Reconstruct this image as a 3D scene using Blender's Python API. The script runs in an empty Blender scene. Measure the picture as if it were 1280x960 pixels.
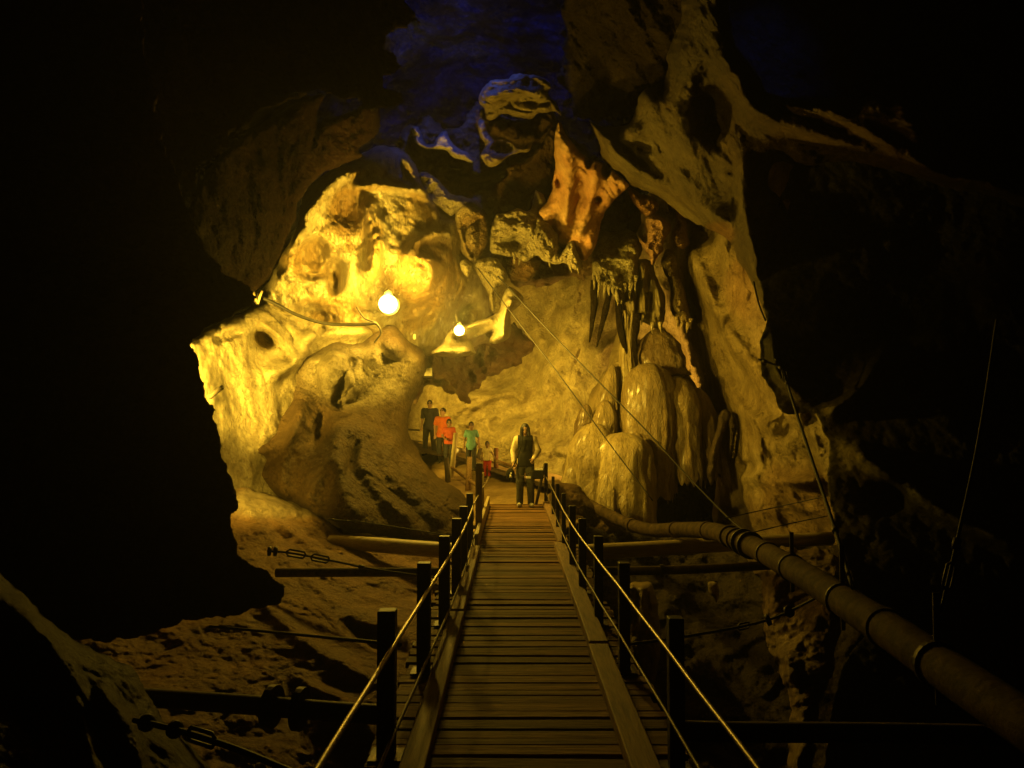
import bpy, math, random
import numpy as np
random.seed(7)
rng = np.random.default_rng(11)
scene = bpy.context.scene
COL = scene.collection
F = 1000.0
TILT = math.atan(48 / F)
CAM = np.array([0.0, 0.0, 1.6])
CT, ST = math.cos(TILT), math.sin(TILT)

# ------------------------------------------------------------------ helpers
def ray(u, v):
    a = (np.asarray(u, float) - 640) / F
    b = (480 - np.asarray(v, float)) / F
    y = CT - b * ST
    z = ST + b * CT
    return np.stack([a / y, np.ones_like(y), z / y], -1)

def at(u, v, d):
    """world point seen at photo pixel (u, v), d metres down the cave"""
    return CAM + ray(u, v) * np.asarray(d, float)[..., None]

def pt(u, v, d):
    return tuple(at(float(u), float(v), float(d)))

def hash3(ix, iy, iz, s):
    h = (ix * 374761393 + iy * 668265263 + iz * 2147483647 + s * 974634777) & 0xFFFFFFFF
    h = ((h ^ (h >> 13)) * 1274126177) & 0xFFFFFFFF
    h = ((h ^ (h >> 16)) * 2246822519) & 0xFFFFFFFF
    return (h ^ (h >> 15)) & 0xFFFFFFFF

def gnoise(p, s=0):
    p = np.asarray(p, float)
    i = np.floor(p).astype(np.int64)
    f = p - i
    w = f * f * f * (f * (f * 6 - 15) + 10)
    out = 0
    for dx in (0, 1):
        for dy in (0, 1):
            for dz in (0, 1):
                h = hash3(i[..., 0] + dx, i[..., 1] + dy, i[..., 2] + dz, s)
                gx = (h & 255) / 127.5 - 1
                gy = ((h >> 8) & 255) / 127.5 - 1
                gz = ((h >> 16) & 255) / 127.5 - 1
                d = gx * (f[..., 0] - dx) + gy * (f[..., 1] - dy) + gz * (f[..., 2] - dz)
                ww = ((w[..., 0] if dx else 1 - w[..., 0]) * (w[..., 1] if dy else 1 - w[..., 1])
                      * (w[..., 2] if dz else 1 - w[..., 2]))
                out = out + d * ww
    return out * 1.25

def fbm(p, o=4, s=0, g=0.5):
    a, t, q = 1.0, 0.0, np.asarray(p, float)
    for k in range(o):
        t = t + a * gnoise(q, s + k * 17)
        q = q * 2.03 + 3.7
        a *= g
    return t

def ridged(p, o=4, s=0):
    a, t, q = 1.0, 0.0, np.asarray(p, float)
    for k in range(o):
        t = t + a * (1 - np.abs(gnoise(q, s + k * 17)) * 2)
        q = q * 2.07 + 1.3
        a *= 0.5
    return t

def worley(p, s=0):
    p = np.asarray(p, float)
    i = np.floor(p).astype(np.int64)
    f1 = np.full(p.shape[:-1], 9.0)
    for dx in (-1, 0, 1):
        for dy in (-1, 0, 1):
            for dz in (-1, 0, 1):
                c = i + np.array([dx, dy, dz])
                h = hash3(c[..., 0], c[..., 1], c[..., 2], s)
                q = np.stack([(h & 1023) / 1023, ((h >> 10) & 1023) / 1023, ((h >> 20) & 1023) / 1023], -1)
                f1 = np.minimum(f1, ((c + q - p) ** 2).sum(-1))
    return f1

def mesh_obj(name, verts, faces, mat, parent=None, smooth=True, cols=None):
    me = bpy.data.meshes.new(name)
    verts = np.asarray(verts, float).reshape(-1, 3)
    if isinstance(faces, np.ndarray):
        n = len(faces); k = faces.shape[1]
        me.vertices.add(len(verts)); me.vertices.foreach_set('co', verts.ravel())
        me.loops.add(n * k); me.loops.foreach_set('vertex_index', faces.astype(np.int32).ravel())
        me.polygons.add(n)
        me.polygons.foreach_set('loop_start', np.arange(0, n * k, k, dtype=np.int32))
        me.update(calc_edges=True); me.validate()
    else:
        me.from_pydata([tuple(v) for v in verts], [], [tuple(f) for f in faces])
    if smooth:
        me.polygons.foreach_set('use_smooth', np.ones(len(me.polygons), dtype=bool))
    if cols is not None:
        at_ = me.attributes.new('tint', 'FLOAT_COLOR', 'POINT')
        c4 = np.ones((len(verts), 4)); c4[:, :3] = cols
        at_.data.foreach_set('color', c4.ravel())
    me.materials.append(mat)
    me.update()
    o = bpy.data.objects.new(name, me); COL.objects.link(o)
    if parent is not None:
        o.parent = parent
    return o

def tag(o, label=None, cat=None, group=None, kind=None):
    if label: o['label'] = label
    if cat: o['category'] = cat
    if group: o['group'] = group
    if kind: o['kind'] = kind
    return o

def empty(name, loc, label, cat, group=None, rz=0.0):
    o = bpy.data.objects.new(name, None); COL.objects.link(o)
    o.location = loc; o.rotation_euler = (0, 0, rz); o.empty_display_size = 0.1
    return tag(o, label, cat, group)

class MB:
    def __init__(self): self.v = []; self.f = []
    def box(self, c, s, ax=None, jit=0.0):
        n = len(self.v)
        ax = np.eye(3) if ax is None else np.asarray(ax, float)
        for sx in (-1, 1):
            for sy in (-1, 1):
                for sz in (-1, 1):
                    p = np.array(c, float) + ax[0] * sx * s[0] / 2 + ax[1] * sy * s[1] / 2 + ax[2] * sz * s[2] / 2
                    self.v.append(p + rng.uniform(-jit, jit, 3) if jit else p)
        for q in ((0, 1, 3, 2), (4, 6, 7, 5), (0, 4, 5, 1), (2, 3, 7, 6), (0, 2, 6, 4), (1, 5, 7, 3)):
            self.f.append([n + k for k in q])
        return self
    def tube(self, pts, r, n=10, cap=True):
        pts = [np.array(p, float) for p in pts]
        m = len(pts)
        rr = list(r) if hasattr(r, '__len__') else [r] * m
        base = len(self.v)
        t0 = pts[1] - pts[0]; t0 /= np.linalg.norm(t0)
        up = np.array([0, 0, 1.0]) if abs(t0[2]) < 0.9 else np.array([1.0, 0, 0])
        nrm = np.cross(t0, up); nrm /= np.linalg.norm(nrm)
        for i in range(m):
            t = pts[min(i + 1, m - 1)] - pts[max(i - 1, 0)]
            t /= np.linalg.norm(t)
            nrm = nrm - t * nrm.dot(t); nrm /= np.linalg.norm(nrm)
            b = np.cross(t, nrm)
            for k in range(n):
                a = 2 * math.pi * k / n
                self.v.append(pts[i] + (nrm * math.cos(a) + b * math.sin(a)) * rr[i])
        for i in range(m - 1):
            for k in range(n):
                self.f.append([base + i * n + k, base + i * n + (k + 1) % n, base + (i + 1) * n + (k + 1) % n, base + (i + 1) * n + k])
        if cap:
            self.f.append([base + k for k in range(n)][::-1])
            self.f.append([base + (m - 1) * n + k for k in range(n)])
        return self
    def ball(self, c, r, n=16, m=10):
        base = len(self.v); c = np.array(c, float); r = np.broadcast_to(np.array(r, float), (3,))
        for i in range(m + 1):
            th = math.pi * i / m
            for k in range(n):
                a = 2 * math.pi * k / n
                self.v.append(c + r * np.array([math.sin(th) * math.cos(a), math.sin(th) * math.sin(a), math.cos(th)]))
        for i in range(m):
            for k in range(n):
                self.f.append([base + i * n + k, base + (i + 1) * n + k, base + (i + 1) * n + (k + 1) % n, base + i * n + (k + 1) % n])
        return self
    def build(self, name, mat, parent=None, smooth=False, bevel=0.0):
        o = mesh_obj(name, self.v, self.f, mat, parent, smooth)
        if bevel:
            b = o.modifiers.new('bevel', 'BEVEL'); b.width = bevel; b.segments = 2; b.limit_method = 'ANGLE'
        return o

def spline(pts, n=8):
    """Catmull-Rom through 3-D points"""
    P = [np.array(p, float) for p in pts]
    out = []
    for i in range(len(P) - 1):
        a, b, c, d = P[max(i - 1, 0)], P[i], P[i + 1], P[min(i + 2, len(P) - 1)]
        for k in range(n):
            t = k / n
            out.append(0.5 * (2 * b + (c - a) * t + (2 * a - 5 * b + 4 * c - d) * t * t + (3 * b - a - 3 * c + d) * t ** 3))
    out.append(P[-1])
    return out

# ------------------------------------------------------------------ materials
def new_mat(name):
    m = bpy.data.materials.new(name); m.use_nodes = True
    nt = m.node_tree; b = nt.nodes['Principled BSDF']
    return m, nt, b

def rock_mat(name, scale=1.0, bump=0.5, rough=0.72, spec=0.35, stretch=(1, 1, 1), grain=1.0, wet=0.0):
    m, nt, b = new_mat(name)
    L = nt.links.new; N = nt.nodes.new
    tc = N('ShaderNodeTexCoord'); mp = N('ShaderNodeMapping'); mp.inputs['Scale'].default_value = stretch
    L(tc.outputs['Object'], mp.inputs['Vector'])
    at_ = N('ShaderNodeAttribute'); at_.attribute_name = 'tint'
    n1 = N('ShaderNodeTexNoise'); n1.inputs['Scale'].default_value = 1.7 * scale; n1.inputs['Detail'].default_value = 8; n1.inputs['Roughness'].default_value = 0.65
    n2 = N('ShaderNodeTexNoise'); n2.inputs['Scale'].default_value = 9 * scale; n2.inputs['Detail'].default_value = 8; n2.inputs['Roughness'].default_value = 0.7
    n3 = N('ShaderNodeTexVoronoi'); n3.inputs['Scale'].default_value = 16 * scale
    for n in (n1, n2, n3): L(mp.outputs['Vector'], n.inputs['Vector'])
    r1 = N('ShaderNodeValToRGB')
    r1.color_ramp.elements[0].position = 0.3; r1.color_ramp.elements[0].color = (0.5, 0.44, 0.36, 1)
    r1.color_ramp.elements[1].position = 0.68; r1.color_ramp.elements[1].color = (1.12, 1.1, 1.05, 1)
    L(n1.outputs['Fac'], r1.inputs['Fac'])
    r2 = N('ShaderNodeValToRGB')
    r2.color_ramp.elements[0].position = 0.32; r2.color_ramp.elements[0].color = (0.62, 0.58, 0.52, 1)
    r2.color_ramp.elements[1].position = 0.6; r2.color_ramp.elements[1].color = (1.05, 1.05, 1.05, 1)
    L(n2.outputs['Fac'], r2.inputs['Fac'])
    m1 = N('ShaderNodeMix'); m1.data_type = 'RGBA'; m1.blend_type = 'MULTIPLY'; m1.inputs['Factor'].default_value = 1
    L(at_.outputs['Color'], m1.inputs['A']); L(r1.outputs['Color'], m1.inputs['B'])
    m2 = N('ShaderNodeMix'); m2.data_type = 'RGBA'; m2.blend_type = 'MULTIPLY'; m2.inputs['Factor'].default_value = 0.8
    L(m1.outputs['Result'], m2.inputs['A']); L(r2.outputs['Color'], m2.inputs['B'])
    L(m2.outputs['Result'], b.inputs['Base Color'])
    ad = N('ShaderNodeMath'); ad.operation = 'MULTIPLY_ADD'; ad.inputs[1].default_value = 0.35 * grain
    L(n3.outputs['Distance'], ad.inputs[0]); L(n2.outputs['Fac'], ad.inputs[2])
    # hairline cracks: a warped cell border
    wv = N('ShaderNodeMix'); wv.data_type = 'RGBA'; wv.blend_type = 'ADD'; wv.inputs['Factor'].default_value = 0.5
    L(mp.outputs['Vector'], wv.inputs['A']); L(n1.outputs['Color'], wv.inputs['B'])
    n4 = N('ShaderNodeTexVoronoi'); n4.feature = 'DISTANCE_TO_EDGE'; n4.inputs['Scale'].default_value = 1.3 * scale
    L(wv.outputs['Result'], n4.inputs['Vector'])
    cr = N('ShaderNodeMapRange'); cr.inputs['From Max'].default_value = 0.035; cr.inputs['To Min'].default_value = 0; cr.inputs['To Max'].default_value = 1
    L(n4.outputs['Distance'], cr.inputs['Value'])
    n5 = N('ShaderNodeTexNoise'); n5.inputs['Scale'].default_value = 3.2 * scale; n5.inputs['Detail'].default_value = 10; n5.inputs['Roughness'].default_value = 0.72
    L(mp.outputs['Vector'], n5.inputs['Vector'])
    ad2 = N('ShaderNodeMath'); ad2.operation = 'MULTIPLY_ADD'; ad2.inputs[1].default_value = 0.22
    L(cr.outputs['Result'], ad2.inputs[0]); L(ad.outputs['Value'], ad2.inputs[2])
    bp0 = N('ShaderNodeBump'); bp0.inputs['Strength'].default_value = min(1, bump * 1.2); bp0.inputs['Distance'].default_value = 0.45 / scale
    L(n5.outputs['Fac'], bp0.inputs['Height'])
    bp = N('ShaderNodeBump'); bp.inputs['Strength'].default_value = bump; bp.inputs['Distance'].default_value = 0.14 / scale
    L(bp0.outputs['Normal'], bp.inputs['Normal'])
    L(ad2.outputs['Value'], bp.inputs['Height']); L(bp.outputs['Normal'], b.inputs['Normal'])
    rr = N('ShaderNodeMapRange'); rr.inputs['To Min'].default_value = rough - 0.18; rr.inputs['To Max'].default_value = rough + 0.18
    L(n1.outputs['Fac'], rr.inputs['Value']); L(rr.outputs['Result'], b.inputs['Roughness'])
    b.inputs['Specular IOR Level'].default_value = spec
    b.inputs['Coat Weight'].default_value = wet; b.inputs['Coat Roughness'].default_value = 0.25
    return m

def plain_mat(name, col, rough=0.6, metal=0.0, var=0.25, scale=12, bump=0.15, stretch=(1, 1, 1), spec=0.4):
    m, nt, b = new_mat(name)
    L = nt.links.new; N = nt.nodes.new
    tc = N('ShaderNodeTexCoord'); mp = N('ShaderNodeMapping'); mp.inputs['Scale'].default_value = stretch
    L(tc.outputs['Object'], mp.inputs['Vector'])
    n = N('ShaderNodeTexNoise'); n.inputs['Scale'].default_value = scale; n.inputs['Detail'].default_value = 6; n.inputs['Roughness'].default_value = 0.65
    L(mp.outputs['Vector'], n.inputs['Vector'])
    r = N('ShaderNodeValToRGB')
    r.color_ramp.elements[0].position = 0.3; r.color_ramp.elements[0].color = tuple(c * (1 - var) for c in col) + (1,)
    r.color_ramp.elements[1].position = 0.7; r.color_ramp.elements[1].color = tuple(min(1, c * (1 + var)) for c in col) + (1,)
    L(n.outputs['Fac'], r.inputs['Fac']); L(r.outputs['Color'], b.inputs['Base Color'])
    b.inputs['Roughness'].default_value = rough; b.inputs['Metallic'].default_value = metal
    b.inputs['Specular IOR Level'].default_value = spec
    if bump:
        bp = N('ShaderNodeBump'); bp.inputs['Strength'].default_value = bump; bp.inputs['Distance'].default_value = 0.02
        L(n.outputs['Fac'], bp.inputs['Height']); L(bp.outputs['Normal'], b.inputs['Normal'])
    return m

def emit_mat(name, col, s):
    m, nt, b = new_mat(name)
    b.inputs['Base Color'].default_value = (*col, 1)
    b.inputs['Emission Color'].default_value = (*col, 1); b.inputs['Emission Strength'].default_value = s
    return m

ROCK = rock_mat('limestone', 1.0, 0.8)
FLOW = rock_mat('flowstone', 1.4, 0.5, rough=0.45, spec=0.5, stretch=(1.6, 1.6, 0.6), wet=0.28, grain=1.4)
FLUTE = rock_mat('fluted_limestone', 1.5, 0.9, rough=0.55, spec=0.5, stretch=(2.4, 2.4, 0.35), wet=0.15)
DRY = rock_mat('dry_dark_rock', 1.0, 0.8, rough=0.82, spec=0.03)
CORAL = rock_mat('cave_coral', 1.9, 1.0, rough=0.8, spec=0.3, grain=2.4)
SMOOTH = rock_mat('smooth_limestone', 0.8, 0.25, rough=0.65, spec=0.35)

PALE = (0.50, 0.45, 0.33); TAN = (0.40, 0.33, 0.20); BROWN = (0.27, 0.18, 0.09); DARK = (0.12, 0.09, 0.06)
ORANGE = (0.50, 0.27, 0.12); GREY = (0.30, 0.28, 0.22)

# ------------------------------------------------------------------ rock sheets
def cat2(poly, n=5):
    P = np.array(poly, float); m = len(P); out = []
    for i in range(m):
        a, b, c, d = P[i - 1], P[i], P[(i + 1) % m], P[(i + 2) % m]
        for k in range(n):
            t = k / n
            out.append(0.5 * (2 * b + (c - a) * t + (2 * a - 5 * b + 4 * c - d) * t * t + (3 * b - a - 3 * c + d) * t ** 3))
    return np.array(out)

def poly_sd(q, P):
    A = P; B = np.roll(P, -1, 0)
    best = np.full(len(q), 1e18); near = np.zeros_like(q); ins = np.zeros(len(q), bool)
    for a, b in zip(A, B):
        e = b - a; l2 = e.dot(e)
        if l2 < 1e-9: continue
        t = np.clip(((q - a) @ e) / l2, 0, 1)
        c = a + t[:, None] * e
        d = ((q - c) ** 2).sum(1)
        k = d < best
        best[k] = d[k]; near[k] = c[k]
        cond = (a[1] > q[:, 1]) != (b[1] > q[:, 1])
        if b[1] != a[1]:
            xi = a[0] + (q[:, 1] - a[1]) / (b[1] - a[1]) * (b[0] - a[0])
            ins ^= cond & (q[:, 0] < xi)
    d = np.sqrt(best)
    return np.where(ins, d, -d), near

def rbf(ctrl):
    C = np.array(ctrl, float); X = C[:, :2] / 100; y = C[:, 2]; n = len(X)
    def k(r2): return np.where(r2 > 1e-12, r2 * np.log(r2 + 1e-12), 0) * 0.5
    if n < 3:
        m = y.mean(); return lambda u, v: np.full(np.shape(u), m)
    K = k(((X[:, None] - X[None]) ** 2).sum(-1)) + np.eye(n) * 0.02
    Pm = np.hstack([np.ones((n, 1)), X])
    A = np.block([[K, Pm], [Pm.T, np.zeros((3, 3))]])
    w = np.linalg.solve(A, np.concatenate([y, np.zeros(3)]))
    lo, hi = y.min() * 0.85, y.max() * 1.12
    def f(u, v):
        q = np.stack([u, v], -1) / 100
        o = w[n] + q @ w[n + 1:]
        for i in range(n):
            o = o + w[i] * k(((q - X[i]) ** 2).sum(-1))
        return np.clip(o, lo, hi)
    return f

def polyline_dist(q, P):
    P = np.array(P, float)
    best = np.full(len(q), 1e18); tt = np.zeros(len(q)); n = len(P) - 1
    for i in range(n):
        a, b = P[i], P[i + 1]; e = b - a
        t = np.clip(((q - a) @ e) / e.dot(e), 0, 1)
        d = ((q - a - t[:, None] * e) ** 2).sum(1)
        k = d < best; best[k] = d[k]; tt[k] = (i + t[k]) / n
    return np.sqrt(best), tt

def sheet(name, poly, ctrl, mat, col=TAN, step=2.2, feats=(), paint=(), scal=(0.25, 1.0), fb=(0.2, 1.2),
          rib=None, fine=0.03, edge=(12, 0.5), skirt=(10, 1.2), wob=3.0, seed=1, smooth_poly=True, col2=None,
          parent=None, aniso=(1, 1, 1), var=0.25, blotch=None):
    P = cat2(poly) if smooth_poly else np.array(poly, float)
    sk = skirt[0]
    u0, v0 = P.min(0) - sk - step; u1, v1 = P.max(0) + sk + step
    us = np.arange(u0, u1, step); vs = np.arange(v0, v1, step)
    U, V = np.meshgrid(us, vs)
    nu, nv = len(us), len(vs)
    q = np.stack([U.ravel(), V.ravel()], 1)
    # wobble of the outline
    if wob:
        z0 = np.zeros(len(q))
        o1 = fbm(np.stack([q[:, 0] / 22, q[:, 1] / 22, z0 + seed], 1), 3, seed) * wob
        o2 = fbm(np.stack([q[:, 0] / 22, q[:, 1] / 22, z0 + seed + 50], 1), 3, seed + 3) * wob
        off = np.stack([o1, o2], 1)
    else:
        off = np.zeros_like(q)
    sd, near = poly_sd(q + off, P)
    out = sd < 0
    qq = q.copy(); qq[out] = near[out] - off[out]
    base = rbf(ctrl)
    D = base(qq[:, 0], qq[:, 1])
    add = np.zeros(len(q))
    for ft in feats:
        k = ft[0]
        if k in 'bp':          # dome / pit: u, v, ru, rv, h, rot
            _, cu, cv, ru, rv, h = ft[:6]; rot = math.radians(ft[6]) if len(ft) > 6 else 0
            dx, dy = qq[:, 0] - cu, qq[:, 1] - cv
            wn = 0.32 * fbm(np.stack([qq[:, 0] / 26 + cu, qq[:, 1] / 26, np.full(len(q), seed * 1.7)], 1), 3, 5)
            a = (dx * math.cos(rot) + dy * math.sin(rot)) / ru; b = (-dx * math.sin(rot) + dy * math.cos(rot)) / rv
            r2 = np.clip((a * a + b * b) * (1 + wn * 2), 0, None)
            if k == 'b':
                w = np.sqrt(np.clip(1 - r2, 0, 1)); add = np.minimum(add, -h * w) * 0.5 + (add - h * w) * 0.5
            else:
                w = 1 / (1 + np.exp((np.sqrt(r2) - 0.85) * (6 if h < 1 else 8))); add = add + h * w
        elif k == 'm':         # soft mound
            _, cu, cv, ru, rv, h = ft[:6]; rot = math.radians(ft[6]) if len(ft) > 6 else 0
            dx, dy = qq[:, 0] - cu, qq[:, 1] - cv
            a = (dx * math.cos(rot) + dy * math.sin(rot)) / ru; b = (-dx * math.sin(rot) + dy * math.cos(rot)) / rv
            add = add - h * np.exp(-(a * a + b * b) * 1.4)
        elif k == 'r':         # ridge (h>0 forward) along polyline, width w
            _, pl, w, h = ft
            d, t = polyline_dist(qq, np.array([p[:2] for p in spline([(x, y, 0) for x, y in pl], 5)]))
            add = add - h * np.exp(-(d / w) ** 2) * np.clip(np.minimum(t, 1 - t) * 6 + 0.25, 0, 1)
        elif k == 's':         # step: beyond polyline's right side goes back by h
            _, pl, w, h = ft
            d, near2 = polyline_dist(qq, pl)
            pl = np.array(pl, float); a, b = pl[0], pl[-1]
            side = np.sign((b[0] - a[0]) * (qq[:, 1] - a[1]) - (b[1] - a[1]) * (qq[:, 0] - a[0]))
            add = add + h / (1 + np.exp(-side * d / w))
    D = D + add
    pw = at(qq[:, 0], qq[:, 1], D) * np.array(aniso)
    warp = np.stack([fbm(pw * 0.7, 2, seed + 31), fbm(pw * 0.7, 2, seed + 41), fbm(pw * 0.7, 2, seed + 51)], 1) * 0.55
    if scal and scal[0]:
        wv = worley((pw + warp) / scal[1], seed)
        D = D + scal[0] * (0.45 - wv) + scal[0] * 0.35 * (0.45 - worley((pw + warp) / scal[1] * 2.6 + 9, seed + 2))
    if fb and fb[0]:
        D = D + fb[0] * fbm((pw + warp * 0.5) / fb[1], 5, seed + 7)
    if rib:
        pr = pw + warp * 0.35
        D = D + rib[0] * ridged(np.stack([pr[:, 0] / rib[1], pr[:, 1] / rib[1], pr[:, 2] / (rib[1] * rib[2])], 1), 3, seed + 13)
    if fine:
        D = D + fine * 1.5 * ridged((pw + warp * 0.3) / 0.5, 4, seed + 23) + fine * 0.7 * ridged(pw / 0.14, 2, seed + 29)
    # rounding and the flank that runs back from the outline
    t = np.clip(sd / edge[0], 0, 1)
    D = D + edge[1] * (1 - np.sqrt(np.clip(1 - (1 - t) ** 2, 0, 1)))
    D = D + np.where(out, np.clip(-sd / sk, 0, 1.3) * skirt[1], 0)
    W = at(qq[:, 0], qq[:, 1], D)
    # colour
    c = np.array(col, float)[None].repeat(len(q), 0)
    n = fbm(pw / 0.9 + 20, 4, seed + 61)
    if col2 is not None:
        k = np.clip(0.5 + n * 1.6, 0, 1)[:, None]; c = c * (1 - k) + np.array(col2)[None] * k
    for (cu, cv, ru, rv, cc, s) in paint:
        r = ((qq[:, 0] - cu) / ru) ** 2 + ((qq[:, 1] - cv) / rv) ** 2 + 0.5 * n
        k = (s / (1 + np.exp((r - 1) * 5)))[:, None]
        c = c * (1 - k) + np.array(cc)[None] * k
    c = c * (1 + var * np.clip(n, -1, 1))[:, None]
    keep = (sd > -sk).reshape(nv, nu)
    idx = np.arange(nu * nv).reshape(nv, nu)
    k4 = keep[:-1, :-1] & keep[1:, :-1] & keep[:-1, 1:] & keep[1:, 1:]
    fc = np.stack([idx[:-1, :-1][k4], idx[1:, :-1][k4], idx[1:, 1:][k4], idx[:-1, 1:][k4]], 1)
    used = np.unique(fc); rm = np.full(nu * nv, -1); rm[used] = np.arange(len(used))
    return mesh_obj(name, W[used], rm[fc], mat, parent, True, np.clip(c[used], 0.01, 0.9))

def wall(name, *a, **k):
    return tag(sheet(name, *a, **k), kind='structure')

# ---- the far shell that closes the cave
wall('cave_wall', [(-400, -400), (1700, -400), (1700, 1300), (-400, 1300)],
     [(-200, -200, 24), (640, -300, 27), (1400, -200, 22), (640, 480, 33), (-200, 1200, 22), (1400, 1200, 22), (640, 1200, 24)],
     ROCK, DARK, step=14, scal=(1.2, 4), fb=(0.8, 4), fine=0, edge=(5, 0.1), wob=0, seed=3, smooth_poly=False)

# ---- back wall of the lit chamber, running forward into the right-hand wall
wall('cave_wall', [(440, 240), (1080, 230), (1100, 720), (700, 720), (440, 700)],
     [(520, 500, 27), (640, 440, 30), (640, 600, 26.5), (750, 450, 24.5), (850, 400, 20.6), (870, 320, 18.8), (905, 340, 17.3), (930, 290, 16.4), (945, 430, 16.1), (890, 450, 18.6), (900, 520, 18.4),
      (1000, 600, 15), (1050, 690, 14.3), (560, 350, 25), (640, 320, 29), (905, 600, 19), (800, 500, 24.5), (830, 440, 23.6), (855, 540, 22.5), (800, 600, 23.5), (480, 600, 25), (700, 680, 23)],
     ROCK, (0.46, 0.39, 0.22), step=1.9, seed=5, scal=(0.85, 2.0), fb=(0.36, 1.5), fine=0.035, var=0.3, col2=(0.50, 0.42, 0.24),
     feats=[('m', 648, 545, 34, 34, 1.0), ('m', 690, 470, 40, 30, 0.8), ('r', [(560, 520), (600, 500), (640, 492), (660, 500)], 7, 0.5),
            ('r', [(690, 560), (730, 575), (750, 610)], 9, 0.6), ('p', 622, 530, 12, 9, 0.4, 30), ('r', [(860, 300), (900, 400), (960, 480)], 10, 0.5),
            ('m', 925, 420, 45, 40, 0.6), ('m', 945, 560, 60, 40, 0.7, -25), ('p', 935, 585, 12, 9, 0.5), ('p', 925, 640, 10, 8, 0.6),
            ('m', 980, 620, 45, 40, 0.7), ('r', [(905, 480), (935, 520), (975, 535)], 9, 0.45), ('r', [(930, 590), (960, 600), (1030, 600)], 9, 0.5),
            ('m', 880, 350, 20, 40, 0.3)],
     paint=[(930, 420, 90, 190, (0.33, 0.25, 0.115), 0.85), (935, 360, 28, 40, (0.44, 0.28, 0.14), 0.7), (1000, 640, 60, 60, (0.34, 0.2, 0.08), 0.6), (960, 400, 22, 40, (0.55, 0.42, 0.26), 0.6)])

# ---- path running up to the left at the far end
wall('cave_floor', [(490, 556), (530, 553), (560, 558), (600, 574), (640, 586), (690, 592), (730, 615), (715, 660), (600, 668), (572, 650), (560, 625), (530, 590), (500, 580)],
     [(535, 571, 23.7), (555, 581, 22.4), (589, 588, 21), (610, 597, 20), (640, 605, 18.6), (680, 630, 15.9), (640, 630, 15.9), (600, 655, 14.6), (700, 655, 14.4), (560, 620, 17.6), (510, 560, 25.4), (640, 590, 21)],
     SMOOTH, (0.36, 0.26, 0.12), step=1.8, seed=8, scal=(0.06, 0.8), fb=(0.10, 0.7), fine=0.02, edge=(4, 0.1), wob=2)

# ---- dark overhang behind the lamps
wall('cave_wall', [(455, 370), (560, 385), (640, 405), (662, 440), (628, 462), (602, 478), (586, 502), (572, 498), (556, 483), (533, 478), (515, 500), (490, 500), (455, 480)],
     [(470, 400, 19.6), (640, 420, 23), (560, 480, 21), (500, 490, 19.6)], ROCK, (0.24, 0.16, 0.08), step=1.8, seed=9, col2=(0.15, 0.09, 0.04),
     scal=(0.5, 1.1), fb=(0.4, 0.9), fine=0.05, edge=(12, 0.7), skirt=(8, 1.5), wob=12)

# ---- lit upper left wall
wall('cave_wall', [(270, 470), (300, 400), (329, 362), (349, 326), (370, 285), (377, 252), (396, 226), (418, 208), (442, 196), (460, 190), (473, 182), (488, 186), (503, 187), (520, 207),
                   (531, 236), (546, 255), (558, 269), (575, 262), (592, 275), (600, 330), (612, 380), (625, 420), (560, 440), (400, 470)],
     [(320, 380, 15.6), (400, 250, 15.6), (470, 195, 16.6), (485, 380, 16.4), (560, 300, 17.6), (590, 420, 18.6), (430, 420, 16.6), (540, 260, 17)],
     FLUTE, PALE, step=1.7, seed=12, scal=(0.24, 1.6), fb=(0.26, 1.1), rib=(0.06, 0.26, 5), fine=0.035, edge=(14, 0.7), skirt=(10, 1.5), wob=4, var=0.5, col2=(0.28, 0.2, 0.09),
     feats=[('p', 437, 262, 22, 24, 0.6), ('m', 540, 340, 46, 52, 1.0), ('r', [(505, 330), (520, 302), (545, 292), (568, 296)], 7, 0.35), ('r', [(375, 290), (410, 235), (455, 212), (480, 222)], 10, 0.25),
            ('r', [(505, 192), (522, 225), (535, 245)], 6, 0.5), ('p', 392, 322, 22, 24, 0.9), ('p', 418, 345, 12, 26, 0.7), ('r', [(455, 250), (470, 300), (462, 350)], 12, 0.5),
            ('r', [(440, 235), (480, 232), (530, 240)], 6, 0.35), ('p', 395, 395, 26, 14, 0.6), ('p', 585, 395, 16, 18, 0.8)],
     paint=[(437, 266, 26, 32, (0.22, 0.13, 0.05), 0.75), (392, 325, 32, 26, (0.26, 0.17, 0.07), 0.6), (540, 340, 42, 46, (0.36, 0.22, 0.09), 0.7), (500, 217, 15, 12, (0.3, 0.17, 0.06), 0.7)])

# ---- bright ledge on the left that runs back into the chamber
wall('cave_wall', [(200, 470), (232, 430), (262, 409), (300, 392), (330, 380), (348, 386), (372, 396), (412, 403), (470, 406), (490, 440), (490, 600), (330, 640), (200, 640)],
     [(235, 430, 12.2), (245, 550, 12), (350, 400, 14.9), (440, 450, 16.7), (440, 560, 16.5), (350, 520, 14.6), (480, 420, 17.3), (300, 470, 13.7)],
     ROCK, (0.54, 0.48, 0.33), step=1.8, seed=15, scal=(0.16, 1.5), fb=(0.14, 1.0), fine=0.012, edge=(16, 0.8), wob=3,
     feats=[('p', 331, 424, 15, 12, 0.7, 20), ('p', 285, 420, 18, 6, 0.25, -15), ('r', [(372, 452), (360, 430), (330, 405)], 5, 0.25), ('p', 400, 412, 9, 7, 0.4),
            ('r', [(330, 470), (372, 452), (390, 420), (470, 412)], 10, 0.5)],
     paint=[(331, 424, 15, 13, BROWN, 0.5)])

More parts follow.
